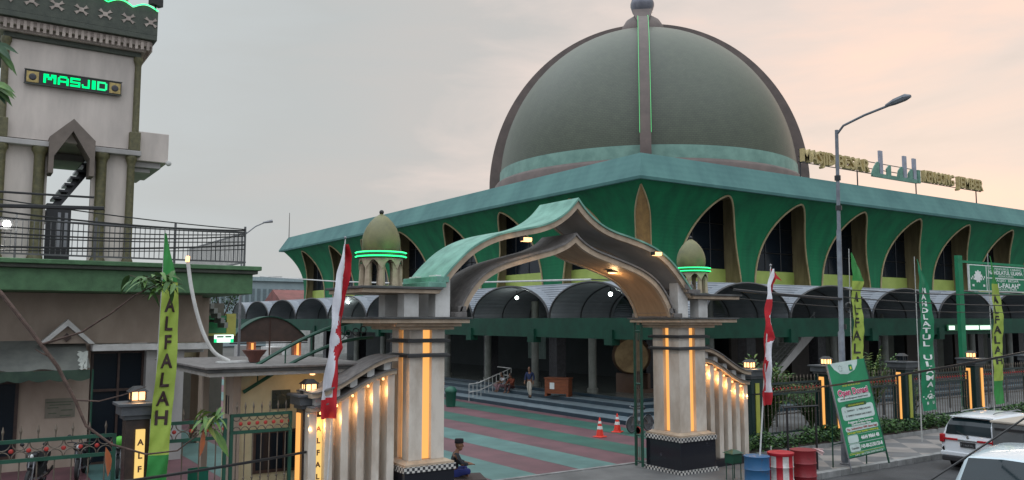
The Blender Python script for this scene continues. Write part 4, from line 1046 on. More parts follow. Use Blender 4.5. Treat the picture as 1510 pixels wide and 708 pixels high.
b = MB(); b.lathe([(.10,-.01),(.13,0),(.10,.01)], (0,0,0), 12, OLIVED).xf(T(6.875,20.26,2.675) @ RX(pi/2))
for q in range(4): b.tube([(6.875-.2*cos(q*pi/4),20.262,2.675-.2*sin(q*pi/4)),(6.875+.2*cos(q*pi/4),20.262,2.675+.2*sin(q*pi/4))], .012, 4, OLIVED)
b.build('grille_pattern', parent=o)
b = MB(); b.box(6.2, 7.7, 20.25, 20.3, .95, 1.95, DW); o = b.build('window', parent=gh)
MB().box(6.28, 6.93, 20.235, 20.249, 1.03, 1.88, GLASSD).box(6.99, 7.62, 20.235, 20.249, 1.03, 1.88, GLASSD).build('pane', parent=o)
for i in range(4): MB().box(5.84, 5.855, 20.6+.22*i, 20.7+.22*i, 2.3, 2.75, BLACKM).build('side_slot', parent=gh)
MB().lathe([(0,-.02),(.06,-.01),(.07,.03)], (7.4,19.6,3.29), 10, LAMPW).build('downlight', parent=gh); lamp('guard_light', (7.4,19.6,3.1), 5, (1,.65,.35), .06)
ar = thing('curved_lamp_arm', 'thick white curved pipe lamp rising from the guard house roof', 'lamp', (5.6, 21, 3.55))
P_ = smooth_pts([(4.74,6.02),(4.84,5.4),(5.0,4.75),(5.2,4.2),(5.45,3.8),(5.8,3.6)], 5)
MB().tube([(x, 21, z) for x, z in P_], .045, 8, WHITEP).build('arm', parent=ar, smooth=True)
MB().tube([(4.72,20.95,6.0),(4.74,21,6.12)], .05, 6, LAMPW).build('bulb', parent=ar); MB().box(5.5, 6.3, 20.9, 21.1, 3.555, 3.60, WHITEP).build('base', parent=ar)
pt = thing('flower_pot', 'wide reddish flower pot standing on the guard house roof', 'pot', (6.4, 21, 3.55))
MB().lathe([(.10,3.555),(.13,3.57),(.15,3.66),(.26,3.80),(.30,3.86),(.27,3.86),(.2,3.80)], (6.38, 20.9, 0), 18, mat('terracotta', (.16,.06,.045), .8, (.10,.04,.03), 5)).build('bowl', parent=pt, smooth=True)
MB().lathe([(0,3.82),(.22,3.83)], (6.38,20.9,0), 14, MATS['soil']).build('soil', parent=pt)

# ------------------------------------------------------------------ far corner: shop, arch pavilion, back buildings
sb = thing('kiosk_building', 'green and yellow kiosk building under the end of the balcony slab', 'building', (10.5, 41, 0))
b = MB(); b.box(8.6, 11.0, 41, 45, 0, 5.4, mat('kiosk_wall', (.10,.09,.07), .8)); b.build('wall', parent=sb)
YEL = mat('kiosk_yellow', (.36,.33,.07), .6); KG = mat('kiosk_green', (.01,.16,.05), .5, (.008,.11,.035), 2)
b = MB(); b.box(8.8, 11.05, 40.7, 41, 4.62, 4.80, KG); b.box(8.8, 11.05, 40.7, 41, 3.98, 4.5, KG); b.build('fascia', parent=sb)
b = MB(); b.box(11.07, 11.5, 40.72, 41.0, 3.85, 4.9, YEL); b.box(9.4, 11.07, 40.68, 40.7, 3.86, 3.97, YEL); b.build('yellow_trim', parent=sb)
b = MB()
for i in range(9): b.box(9.3+.16*i, 9.46+.16*i, 39.3, 40.5, 6.2-.22*i-.2, 6.25-.22*i, CONC)
b.build('outer_stair', parent=sb)
ks = thing('kiosk_sign', 'small lit white and green sign below the kiosk fascia', 'sign', (10.7, 40, 3.8))
b = MB(); b.box(10.32, 11.18, 39.9, 40.0, 3.72, 3.92, WHITE_E); b.box(10.32, 10.42, 39.9, 40.0, 3.56, 3.718, SIGN_G); b.box(10.42, 11.04, 39.9, 40, 3.56, 3.718, WHITE_E); b.box(11.04, 11.18, 39.9, 40, 3.56, 3.718, SIGN_G); b.build('panel', parent=ks)
b = MB()
for x, w_ in ((10.42,.3),(10.8,.28)): b.box(x, x+w_, 39.885, 39.899, 3.79, 3.86, KG)
b.build('print', parent=ks)
PAVB = mat('pavilion_brown', (.05,.028,.02), .7, (.03,.018,.012), 2)
pv = thing('arch_pavilion', 'low brown arched pavilion with lit orange columns beyond the guard house', 'pavilion', (17, 50, 0))
arc = [(13.8+4.7*i/24, 3.32+1.45*sin(pi*i/24)**.8) for i in range(25)]
MB().band(arc, [(p[0], 3.3) for p in arc], 'y', 50, 50.15, PAVB).build('arch_panel', parent=pv)
MB().band([(p[0], p[1]+.06) for p in arc], [(p[0], p[1]+.01) for p in arc], 'y', 49.9, 51.0, G_BEAM).build('arch_roof', parent=pv)
for x in (15.0, 17.75):
    b = MB(); b.box(x-.22, x+.22, 49.6, 50.0, 0, 3.3, mat('orange_column', (.30,.09,.03), .6)); o = b.build('column', parent=pv); MB().box(x-.07, x+.07, 49.57, 49.598, 1.2, 3.25, LED_W).build('light_strip', parent=o)
    lamp('column_light', (x, 49.2, 2.4), 12, (1,.5,.18), .2)
b = MB(); b.tube([(16.15,50,0),(16.15,50,4.7)], .05, 5, DW)
for z in (2.3, 3.2): b.box(13.8, 18.5, 49.98, 50.02, z, z+.07, BLACKM)
b.build('crossbars', parent=pv)
MB().box(16.9, 17.6, 52, 54, 0, 2.9, WHITEP).box(15.2, 16.2, 53, 54, 0, 3.0, PLASTER).build('inner_booth', parent=pv)
fb = thing('distant_hall', 'pale blue grey hall with rows of windows far behind the annex', 'building', (49, 150, 0))
FBM = mat('far_wall', (.28,.34,.35), .7, (.22,.28,.29), .3)
MB().box(38, 62, 150, 170, 0, 11.6, FBM).build('wall', parent=fb)
b = MB()
for i in range(22): b.box(38.6+1.05*i, 39.2+1.05*i, 149.9, 149.98, 7.5, 10.2, mat('far_glass', (.14,.18,.19), .3))
b.build('windows', parent=fb); MB().box(37.6, 62.4, 149.5, 170.4, 11.6, 12.3, mat('far_roof', (.30,.38,.39), .6)).build('roof', parent=fb)
hr = thing('pitched_roof_house', 'house with a reddish pitched roof behind the canopy end', 'house', (40, 105, 0))
MB().box(36, 52, 105, 113, 0, 6.3, WHITEP).build('wall', parent=hr)
MB().prism([(104,6.3),(109,8.6),(114,6.3)], 'x', 35.4, 53, mat('red_roof', (.22,.08,.07), .8, (.15,.06,.05), 1)).build('roof', parent=hr)
def tree(name, label, loc, h, r, seed, nl=1500, L_=.35, ms=(LEAFD, LEAF)):
    rn = random.Random(seed); t = thing(name, label, 'tree', loc); t['_o'] = (0,0,0)
    b = MB(); b.tube([(0,0,0),(.1,.05,h*.4),(0,.1,h*.7)], [.22,.16,.08], 7, BARK)
    cl_ = []
    for i in range(9):
        q = rn.uniform(0,2*pi); c = Vector((r*.6*cos(q)*rn.random()**.5, r*.6*sin(q)*rn.random()**.5, h*.72+rn.uniform(-.25,.3)*h)); cl_.append((c, r*rn.uniform(.35,.55)))
        b.tube([(0,.05,h*.45), tuple(c*.6+Vector((0,0,h*.2))), tuple(c)], [.08,.05,.02], 5, BARK)
    b.build('trunk', parent=t)
    b = MB()
    for i in range(nl):
        c, rr_ = rn.choice(cl_); v = Vector((rn.gauss(0,1), rn.gauss(0,1), rn.gauss(0,.8))).normalized()*rr_*rn.random()**.4
        leaf(b, c+v, (rn.uniform(-1,1), rn.uniform(-1,1), rn.uniform(-.6,.6)), (0,0,1), L_*rn.uniform(.7,1.3), L_*.5, rn.choice(ms))
    b.build('crown', parent=t, fix=False); return t
tree('broadleaf_tree', 'dark tree top showing just above the canopy end beside the annex', (26.5, 100, 0), 8.8, 2.8, 4)
tree('broadleaf_tree', 'dark tree behind the kiosk building', (17, 75, 0), 5.6, 2.2, 9)
sl_ = thing('street_light', 'street light with a single bent arm far behind the balcony', 'street lamp', (13, 45, 0))
MB().tube([(12.9,45,0),(12.9,45,9.1)], [.08,.05], 6, GREYM).build('pole', parent=sl_); MB().tube([(12.9,45,9.05),(13.6,45,9.65),(14.1,45,9.9)], .035, 5, GREYM).build('arm', parent=sl_)
MB().tube([(14.0,45,9.88),(14.5,45,10.0)], [.05,.10], 6, GREYM).build('lamp_head', parent=sl_)
# ------------------------------------------------------------------ near street light
nl_ = thing('street_light', 'tall grey street light pole standing behind the Open Donasi banner', 'street lamp', (24.0, 16.6, 0))
MB().tube([(24.02,16.6,0),(24.08,16.6,4.2),(24.10,16.6,4.25),(24.15,16.6,7.5),(24.17,16.6,7.6),(24.24,16.6,10.9)], [.11,.10,.08,.075,.06,.055], 10, mat('pole_grey', (.16,.18,.20), .5, (.10,.11,.13), 4)).build('pole', parent=nl_, smooth=True)
MB().tube([(24.24,16.6,10.75),(24.25,16.35,11.0),(24.28,15.6,11.2),(24.3,14.7,11.35)], .04, 7, MATS['pole_grey']).build('arm', parent=nl_, smooth=True)
b = MB(); b.tube([(24.3,14.85,11.35),(24.3,14.55,11.42),(24.3,14.2,11.48),(24.3,14.02,11.48)], [.05,.11,.12,.05], 8, MATS['pole_grey']); b.build('lamp_head', parent=nl_, smooth=True)
MB().lathe([(.16,0),(.16,.06),(.1,.08)], (24.02,16.6,0.0), 8, GREYM).build('base_plate', parent=nl_)
b = MB()
for z in (9.2, 8.2, 4.3): b.tube([(24.2,16.6,z),(24.2,16.6,z+.16)], .10, 8, BLACKM)
b.tube([(24.35+.13*cos(q*pi/6),16.5,5.0+.16*sin(q*pi/6)) for q in range(13)], .03, 5, BLACKM); b.build('clamps', parent=nl_)

# ------------------------------------------------------------------ banners and flags
YG = mat('banner_yellow_green', (.32,.41,.065), .75, (.25,.34,.045), 3, .25); BG = mat('banner_green', (.03,.24,.045), .75, (.02,.17,.03), 2)
NUG = mat('banner_deep_green', (.003,.18,.075), .7, (.002,.14,.055), 2); INK = mat('letter_ink', (.025,.02,.015), .7); WHT = mat('print_white', (.70,.72,.68), .7, (.6,.62,.58), 4)
REDC = mat('flag_red', (.50,.012,.02), .75, (.36,.008,.014), 3); WHC = mat('flag_white', (.68,.68,.70), .8, (.55,.55,.58), 3)
def feather(label, pole0, pole1, rows, Y, word, txtmat, mats, seed, lw=.8, group='vertical cloth banners along the street', y0t=.0, pitch=.0, extra=None, v0=.18, v1=.83):
    """rows: list of (z, xl, xr); mats: function v -> material; the cloth hangs beside its pole"""
    t = thing('street_banner', label, 'banner', (pole0[0], Y, 0), group)
    MB().tube([(pole0[0], Y+.04, pole0[1]), (pole1[0], Y+.04, pole1[1])], [.03,.014], 6, mat('bamboo_pole', (.45,.45,.42), .6)).build('pole', parent=t)
    rn = random.Random(seed); ph = rn.uniform(0, 6)
    zt_, zb_ = rows[0][0], rows[-1][0]
    def mp_(u, v):
        z = zt_+(zb_-zt_)*v
        for (a, b) in zip(rows, rows[1:]):
            if a[0] >= z >= b[0]-1e-6:
                k_ = (a[0]-z)/max(1e-6, a[0]-b[0]); xl = a[1]+(b[1]-a[1])*k_; xr = a[2]+(b[2]-a[2])*k_; break
        w_ = xr-xl
        y = Y-.06+.05*sin(u*5+ph+v*7)*min(1, w_/.3)+.03*sin(v*19+ph)+.012*sin(v*60+u*9+ph)
        return (xl+w_*u, y, z)
    b = MB(); nu, nv = 10, 90
    vs = [mp_(i/nu, j/nv) for j in range(nv+1) for i in range(nu+1)]
    for j in range(nv):
        b.add([], [], None)
    for j in range(nv):
        m = mats((j+.5)/nv); row = [mp_(i/nu, j/nv) for i in range(nu+1)]+[mp_(i/nu, (j+1)/nv) for i in range(nu+1)]
        b.add(row, [(i, i+1, nu+1+i+1, nu+1+i) for i in range(nu)], m)
    cl_ = b.build('cloth', parent=t, fix=False, smooth=True)
    q = MB(); n = len(word); st_ = (v1-v0)/n; H_ = zt_-zb_
    for i, ch in enumerate(word):
        if ch == ' ': continue
        vs, fs = text_mesh(ch, 1.0, .0, .03)
        if not vs: continue
        x0 = min(p[0] for p in vs); x1 = max(p[0] for p in vs); h_ = .73
        out_ = []
        for p in vs:
            uu = .5+((p[0]-(x0+x1)/2)/(x1-x0))*lw*min(1, (x1-x0)/.66); vv = v0+st_*(i+.88)-p[2]/h_*st_*.76
            a = mp_(uu, min(1, vv)); out_.append((a[0], a[1]-.014, a[2]))
        q.add(out_, fs, txtmat)
    q.build('lettering', parent=cl_, fix=False)
    if extra: extra(mp_, cl_)
    return t
def yel(v): return BG if v < .19 or v > .84 else YG
feather('tall yellow green AL FALAH banner in front of the left fence, behind the leafy twig', (3.62, .0), (3.73, 6.5),
        [(6.42,3.71,3.74),(5.9,3.70,3.86),(5.4,3.69,4.0),(4.9,3.68,4.05),(4.0,3.66,4.04),(3.0,3.60,4.0),(2.2,3.57,3.95),(1.0,3.52,3.92)], 18.6, 'ALFALAH', mat('letter_maroon', (.035,.012,.012), .7), yel, 3, .62, v0=.24, v1=.74)
feather('yellow green AL FALAH banner partly behind the Open Donasi board', (27.1, 0), (27.25, 7.2),
        [(7.05,27.28,27.32),(6.5,27.25,27.7),(6.0,27.2,28.0),(5.6,27.15,27.8),(4.5,27.12,27.75),(3.0,27.08,27.7),(1.6,27.05,27.65)], 18.3, 'ALFALAH', INK, yel, 7, .6, v0=.25, v1=.85)
feather('yellow green AL FALAH banner hanging above the white van', (37.45, 0), (37.62, 7.5),
        [(7.38,37.6,37.64),(6.6,37.6,37.9),(5.9,37.55,38.3),(5.4,37.55,38.35),(4.0,37.5,38.3),(2.4,37.45,38.2),(1.0,37.4,38.3)], 18.5, 'ALFALAH', INK, yel, 9, .6, v0=.26, v1=.74)
def nu_extra(mp_, parent):
    q = MB()
    for k in range(12):
        a = 2*pi*k/12; c = mp_(.5+.18*cos(a), .905+.012*sin(a)); q.cbox((c[0], c[1]-.015, c[2]), (.06,.01,.04), WHT)
    for k in range(9):
        c = mp_(.1+.1*k, .915+.006*((k % 2)*2-1)); q.cbox((c[0], c[1]-.015, c[2]), (.07,.01,.04), WHT)
    c = mp_(.5,.875); q.cbox((c[0], c[1]-.015, c[2]), (.07,.01,.05), WHT)
    q.build('emblem', parent=parent)
    q = MB()
    for u, ch in ((.28,'N'),(.8,'U')):
        c = mp_(u,.955); put_text(q, ch, .16, T(c[0], c[1]-.015, c[2]-.03), WHT, .002, .006)
    q.build('lettering', parent=parent)
feather('tall deep green NU NAHDLATUL ULAMA banner with white vertical lettering', (30.95, 0), (31.0, 7.05),
        [(6.95,31.02,31.05),(6.5,31.0,31.3),(6.0,31.0,31.75),(5.5,31.0,31.86),(4.0,30.98,31.86),(2.5,30.96,31.9),(1.15,30.95,32.0)], 18.0, ' NAHDLATUL ULAMA', WHT, lambda v: NUG, 12, .5, extra=nu_extra, v0=.14, v1=.85)
def twist_flag(label, pole0, pole1, Y, rows, seed):
    t = thing('national_flag', label, 'flag', (pole0[0], Y, 0), 'red and white flags by the gate')
    MB().tube([(pole0[0], Y, pole0[1]), (pole1[0], Y, pole1[1])], [.026,.014], 7, mat('white_pole', (.55,.55,.53), .5)).build('pole', parent=t)
    MB().ball((pole1[0], Y, pole1[1]+.04), .035, 8, GREYM).build('finial', parent=t)
    b = MB()
    # rows: (z, xl, xr, split, red_first)
    rn = random.Random(seed); nrow = 110; vs = []; zt_, zb_ = rows[0][0], rows[-1][0]
    def at_(z):
        for a, c in zip(rows, rows[1:]):
            if a[0] >= z >= c[0]-1e-6:
                k_ = (a[0]-z)/max(1e-6, a[0]-c[0]); sgn_ = -1 if a[3] < 0 else 1
                return [a[1]+(c[1]-a[1])*k_, a[2]+(c[2]-a[2])*k_, sgn_*(abs(a[3])+(abs(c[3])-abs(a[3]))*k_)]
        return list(rows[-1][1:4])
    nu = 12
    for j in range(nrow):
        z0 = zt_+(zb_-zt_)*j/nrow; z1 = zt_+(zb_-zt_)*(j+1)/nrow
        r0, r1 = at_(z0), at_(z1)
        def P(u, r, z): return (r[0]+(r[1]-r[0])*u, Y-.05+.07*sin(u*7+z*1.6)+.03*sin(z*8+u*4), z)
        for i in range(nu):
            u0, u1 = i/nu, (i+1)/nu; um = (u0+u1)/2; sp = (r0[2]+r1[2])/2
            m = (REDC if um > sp else WHC) if sp >= 0 else (WHC if um > -sp else REDC)
            b.add([P(u0,r0,z0), P(u1,r0,z0), P(u1,r1,z1), P(u0,r1,z1)], [(0,1,2,3)], m)
    b.build('cloth', parent=t, fix=False, smooth=True)
    return t
twist_flag('twisted red and white flag on a white pole in front of the left gate wing', (7.34, 0), (7.72, 6.5), 18.5,
    [(6.38,7.66,7.74,.2),(6.1,7.6,7.86,.25),(5.7,7.52,7.84,.45),(5.2,7.46,7.76,.5),(4.6,7.42,7.66,.55),(4.3,7.40,7.68,.3),(4.15,7.38,7.66,.75),(3.95,7.36,7.70,.35),(3.7,7.3,7.6,.62),(3.2,7.2,7.56,.68),(2.82,7.16,7.55,.75),(2.80,7.16,7.55,0),(2.35,7.18,7.52,0)], 2)
twist_flag('twisted red and white flag on a pole standing in the blue drum', (18.66, .15), (19.44, 6.12), 15.6,
    [(6.05,19.40,19.46,.1),(5.85,19.34,19.62,.6),(5.6,19.28,19.40,.3),(5.2,19.22,19.42,-.55),(4.7,19.14,19.34,-.45),(4.3,19.10,19.40,-.6),(4.1,19.06,19.50,-.9),(3.95,19.04,19.36,-.35),(3.7,18.98,19.34,-.2),(3.4,18.94,19.24,-.6),(2.95,18.90,19.22,-.5),(2.62,18.84,19.2,-.6),(2.60,18.84,19.2,0),(2.25,18.84,19.14,0)], 4)
b = MB()
b.add([(19.43,15.55,6.03),(19.78,15.5,5.72),(19.55,15.52,5.78),(19.42,15.55,5.75)], [(0,1,2,3)], REDC)
fo = b.build('flag_tail', parent=bpy.data.objects['national_flag.001'], fix=False, solid=.01)

# Open Donasi A-frame board
bd_ = thing('donation_board', 'leaning green Open Donasi board on a metal A-frame at the kerb', 'sign board', (23.7, 15.9, 0))
BOG = mat('board_green', (.008,.22,.085), .6, (.006,.17,.065), 1.5); PALE = mat('board_pale', (.50,.60,.55), .6); PINK = mat('board_pink', (.55,.02,.12), .6); YLW = mat('board_yellow', (.60,.60,.06), .6)
BW, BH = 1.46, 2.86
Mb = T(23.0, 15.75, .42) @ RZ(radians(-14)) @ RY(radians(-3.5)) @ RX(radians(-9)) @ RY(radians(-3))
def bq(mb, x0, x1, z0, z1, m, d=.0): mb.add([tuple(Mb @ Vector(p)) for p in ((x0,-d,z0),(x1,-d,z0),(x1,-d,z1),(x0,-d,z1))], [(0,1,2,3)], m)
def rrect(mb, x0, x1, z0, z1, r, m, d):
    pts = []
    for cx_, cz_, a0 in ((x1-r,z1-r,0),(x0+r,z1-r,pi/2),(x0+r,z0+r,pi),(x1-r,z0+r,1.5*pi)):
        for k in range(6): a = a0+pi/2*k/5; pts.append((cx_+r*cos(a), -d, cz_+r*sin(a)))
    mb.add([tuple(Mb @ Vector(p)) for p in pts], [tuple(range(len(pts)))], m)
b = MB(); b.box(0, BW, 0, .03, 0, BH, BOG).xf(Mb); pnl = b.build('panel', parent=bd_)
b = MB()
for x in (-.03, BW): b.box(x, x+.035, -.005, .04, -.40, BH, GREYM if x < 0 else FGREEN)
b.box(-.03, BW+.03, .0, .04, -.04, 0, FGREEN).xf(Mb); b.build('frame', parent=bd_)
b = MB()
for x in (.05, BW-.05): b.tube([(x,.06,BH*.8),(x,.95,-.55 if x < 1 else -.5)], .022, 5, FGREEN)
b.tube([(.05,.62,.4),(BW-.05,.62,.4)], .018, 5, FGREEN); b.xf(Mb); b.build('rear_legs', parent=bd_)
b = MB()
pts = [(.10,-.006,BH),(.22,-.006,BH-.20),(.42,-.006,BH-.36),(.70,-.006,BH-.40),(1.0,-.006,BH-.30),(1.14,-.006,BH-.15),(1.2,-.006,BH)]
b.add([tuple(Mb @ Vector(p)) for p in pts], [tuple(range(7))], PALE); rrect(b, .08, 1.38, 1.66, 1.80, .06, PALE, .006)
rrect(b, .13, 1.38, 1.08, 1.50, .09, PALE, .006); rrect(b, .12, 1.40, .74, .88, .06, PALE, .006)
rrect(b, .12, .52, .40, .62, .05, PALE, .006); rrect(b, .12, .52, .14, .36, .05, PALE, .006); b.build('white_fields', parent=pnl, fix=False)
b = MB()
for xa, xb, za, zb2 in ((.10,1.42,.38,.64),(.10,1.42,.12,.375)):
    for p in ((xa,xb,za,za+.008),(xa,xb,zb2-.008,zb2)): bq(b, *p, PALE, .008)
bq(b, .05, .6, .06, .075, YLW, .007); bq(b, .62, 1.42, .06, .07, PALE, .007); bq(b, .05, 1.42, .10, .108, YLW, .007)
rrect(b, .32, 1.14, 1.46, 1.57, .04, mat('board_dark_green', (.02,.08,.02), .6), .010)
b.build('ruled_lines', parent=pnl, fix=False)
b = MB(); c_ = [(.46,BH-.2),(.86,BH-.2)]
for k in range(8): a = 2*pi*k/8; bq(b, c_[0][0]+.06*cos(a)-.015, c_[0][0]+.06*cos(a)+.015, c_[0][1]+.09*sin(a)-.015, c_[0][1]+.09*sin(a)+.015, mat('logo_grey', (.25,.32,.28), .6), .012)
rrect(b, .79, .93, BH-.32, BH-.12, .03, BOG, .012); rrect(b, .83, .89, BH-.27, BH-.18, .02, YLW, .014); b.build('logos', parent=pnl, fix=False)
def bt(txt, size, x, z, m, bold=.0, fit=None, d=.012):
    q = MB(); put_text(q, txt, size, Mb @ T(x, -d, z), m, .002, bold, 'CENTER', fit); q.build('lettering', parent=pnl, fix=False)
bt('Open Donasi', .27, .73, 1.83, WHT, .022, 1.20, .010); bt('Open Donasi', .27, .73, 1.83, PINK, .006, 1.17, .018)
bt('PANITIA', .06, .73, 2.20, WHT); bt('MASJID BESAR AL-FALAH', .07, .73, 2.10, YLW, 0, .7)
bt('untuk pembangunan masjid besar', .07, .73, 1.71, INK, 0, 1.1)
bt('RENCANA RENOVASI', .07, .73, 1.49, YLW, 0, .6, .016)
bt('1. TEMPAT   2. PERLUASAN', .075, .75, 1.33, INK, 0, 1.0); bt('3. TEMPAT PARKIR DAN TOILET', .075, .76, 1.18, INK, 0, 1.0)
bt('Anggaran Dana bersama', .10, .76, .98, WHT, .002, 1.0); bt('membutuhkan dana', .10, .76, .895, WHT, .002, .75)
bt('Rp. kebutuhan 500 dana lagi', .09, .76, .78, mat('ink_red', (.35,.03,.03), .6), .001, 1.15); bt('Donasi bisa lewat rekening', .09, .76, .67, YLW, .001, 1.2)
bt('4644 9064 48', .15, .98, .46, WHT, .007, .72); bt('143-00-2130133-8', .15, .97, .20, WHT, .007, .84); bt('Transfer', .09, .32, .21, INK, 0, .3)
bt('INFO : 0812 3456 0000 PANITIA', .06, .80, .01, WHT, 0, 1.1)

# NU name board on a green frame
nb = thing('name_board', 'green name board with white NAHDLATUL ULAMA lettering hung from a green frame', 'sign board', (48, 24, 0))
b = MB(); b.box(45.3, 45.75, 23.9, 24.1, 0, 8.1, NUG); b.box(53.4, 53.8, 23.9, 24.1, 0, 8.1, NUG); b.box(45.75, 53.4, 23.95, 24.05, 7.72, 7.85, NUG); b.box(45.75, 53.4, 23.95, 24.05, 6.05, 6.13, NUG); b.build('frame', parent=nb)
b = MB(); b.box(46.2, 52.4, 23.80, 23.9, 6.2, 7.65, WHT); pb = b.build('board', parent=nb)
b = MB(); b.box(46.26, 47.98, 23.79, 23.799, 6.25, 7.60, NUG); b.box(48.08, 52.34, 23.79, 23.799, 6.98, 7.60, NUG); b.box(48.08, 52.34, 23.79, 23.799, 6.25, 6.92, NUG); b.build('green_fields', parent=pb)
for txt, sz, z, fit, bo in (('PC. PENGURUS  CABANG', .18, 7.42, 3.6, 0), ('NAHDLATUL ULAMA', .30, 7.17, 3.9, .008), ('KENCONG', .16, 7.02, 1.7, 0), ('MASJID  BESAR', .2, 6.76, 2.9, 0), ('"AL-FALAH"', .36, 6.42, 3.2, .012), ('KENCONG - JEMBER', .15, 6.28, 2.4, 0)):
    q = MB(); put_text(q, txt, sz, T(50.2, 23.785, z), WHT, .002, bo, 'CENTER', fit); q.build('lettering', parent=pb, fix=False)
b = MB()
for k in range(9): a = 2*pi*k/9+pi/2; b.cbox((47.1+.36*cos(a), 23.782, 7.0+.28*sin(a)), (.13,.01,.13), WHT)
b.lathe([(.22,-.004),(.30,0),(.22,.004)], (0,0,0), 16, WHT); b.xf(T(47.1,23.782,7.0) @ RX(pi/2), len(b.v)-48)
for k in range(12): b.cbox((46.4+.125*k, 23.781, 6.92+.05*((k % 2)*2-1)), (.10,.01,.10), WHT)
b.cbox((46.55,23.78,6.5), (.2,.01,.12), WHT); b.cbox((47.7,23.78,6.5), (.2,.01,.12), WHT); b.build('emblem', parent=pb)
ls = thing('lit_sign', 'row of white lit letters on the green canopy beam behind the yellow banner', 'sign', (52, 27.7, 4))
MB().box(50.9, 56.3, 27.70, 27.76, 3.93, 4.32, KG).build('panel', parent=ls)
b = MB(); rq = random.Random(3)
for x0_, x1_ in ((51.05, 51.75), (52.7, 54.5), (54.75, 56.15)):
    x = x0_
    while x < x1_-.1: w_ = rq.uniform(.10,.17); b.box(x, x+w_, 27.67, 27.698, 4.0, 4.25, WHITE_E); x += w_+.035
b.build('lit_letters', parent=ls)
# ------------------------------------------------------------------ street things
def drum(loc, label, m1, m2=None, tarp=False):
    t = thing('oil_drum', label, 'drum', loc, 'drums by the kerb'); t['_o'] = (0,0,0)
    pr_ = [(.27,.0),(.30,.02),(.29,.05),(.29,.28),(.305,.30),(.29,.32),(.29,.58),(.305,.60),(.29,.62),(.29,.86),(.30,.88),(.305,.90),(.27,.90),(.27,.80)]
    b = MB()
    if m2:
        n = 12
        for k in range(n): b.lathe(pr_, (0,0,0), 3, (m1, m2)[k % 2], 2*pi*k/n, 2*pi*(k+1)/n)
    else: b.lathe(pr_[:-1], (0,0,0), 32, m1)
    b.build('shell', parent=t, smooth=True, fix=not m2)
    if m2: MB().lathe([(0,.86),(.30,.86),(.315,.89),(.315,.93),(.29,.94),(0,.93)], (0,0,0), 28, m1).build('lid', parent=t, smooth=True)
    else: MB().lathe([(0,.78),(.27,.79)], (0,0,0), 24, mat('drum_inside', (.05,.05,.05), .9)).build('contents', parent=t)
    if tarp: MB().grid(lambda u, v: (.22+.12*u-.02*v, -.12-.2*u+.03*sin(v*9), .93-.16*v*u-.01*v), 4, 4, mat('pink_cloth', (.6,.42,.40), .8)).build('rag', parent=t, solid=.01)
    return t
DB = mat('drum_blue', (.02,.10,.22), .5, (.10,.045,.02), 5, .2, lo=.30, hi=.42); DRD = mat('drum_red', (.22,.015,.02), .5, (.12,.02,.015), 4, .2, lo=.3, hi=.45)
place(drum((0,0,0), 'blue rusty oil drum holding the flag pole at the kerb', DB), (18.62, 15.6, -.15), scale=1.16)
place(drum((0,0,0), 'red and white striped oil drum between the blue and the dark red one', mat('drum_stripe_red', (.42,.01,.02), .5), mat('drum_stripe_white', (.60,.58,.55), .6, (.4,.38,.35), 6)), (19.50, 15.5, -.15), .3, scale=1.16)
place(drum((0,0,0), 'dark red oil drum with a pink rag on its rim', DRD, None, True), (20.42, 15.45, -.15), scale=1.2)
ORG = mat('cone_orange', (.72,.045,.02), .5, (.6,.03,.015), 6)
def cone():
    t = thing('traffic_cone', 'x', 'traffic cone', group='traffic cones in the courtyard')
    MB().frustum((0,0,0), (.42,.42), (.38,.38), .035, ORG).build('base', parent=t, bevel=.01)
    MB().lathe([(.155,.035),(.03,.72),(.025,.75),(0,.75)], (0,0,0), 20, ORG).build('body', parent=t, smooth=True)
    for z0, z1 in ((.30,.42),(.52,.61)): r = lambda z: .157-(z-.035)*.1825+.004; MB().lathe([(r(z0),z0),(r(z1),z1)], (0,0,0), 20, WHT).build('reflective_band', parent=t, smooth=True)
    return t
c1 = cone(); place(c1, (21.58, 25.8, .02), .2, 'orange and white traffic cone, the nearer one of the pair'); dup(c1, (23.1, 26.5, .02), .5, 'orange and white traffic cone right beside the bicycle wheel')
def wheel(t, c, r, name='wheel', w_=.05, spokes=True, rim=None, dirv='y'):
    b = MB(); pr_ = [(r-w_*.9,-w_/2),(r-.01,-w_*.42),(r,0),(r-.01,w_*.42),(r-w_*.9,w_/2),(r-w_*.9,-w_/2)]
    b.lathe(pr_, (0,0,0), 28, mat('tyre', (.018,.018,.018), .8)); o0 = len(b.v)
    M_ = T(*c) @ RX(pi/2); b.xf(M_); o = b.build(name, parent=t, smooth=True)
    b = MB(); b.lathe([(r-w_*.9-.02,-w_*.3),(r-w_*.9,-w_*.3),(r-w_*.9,w_*.3),(r-w_*.9-.02,w_*.3),(r-w_*.9-.02,-w_*.3)], (0,0,0), 24, rim or GREYM)
    if spokes:
        for k in range(14): a = 2*pi*k/14; b.tube([(0,0,.015*(-1)**k),((r-w_)*cos(a),(r-w_)*sin(a),0)], .004 if w_ < .08 else .012, 3, rim or GREYM)
    else: b.lathe([(0,w_*.25),(r*.25,w_*.32),(r*.6,w_*.15),(r-w_*.9,w_*.3)], (0,0,0), 24, rim or GREYM); b.lathe([(0,-w_*.25),(r*.25,-w_*.32),(r*.6,-w_*.15),(r-w_*.9,-w_*.3)], (0,0,0), 24, rim or GREYM)
    b.lathe([(.0,-w_*.5),(.03,-w_*.5),(.03,w_*.5),(0,w_*.5)], (0,0,0), 8, GREYM); b.xf(M_); b.build('rim', parent=o)
    return o
bi = thing('bicycle', 'bicycle parked behind the right cone beside the green gate leaf', 'bicycle'); 
wheel(bi, (0,0,.33), .33, w_=.04); wheel(bi, (1.05,0,.33), .33, w_=.04)
BFR = mat('bike_frame', (.16,.12,.10), .4)
b = MB()
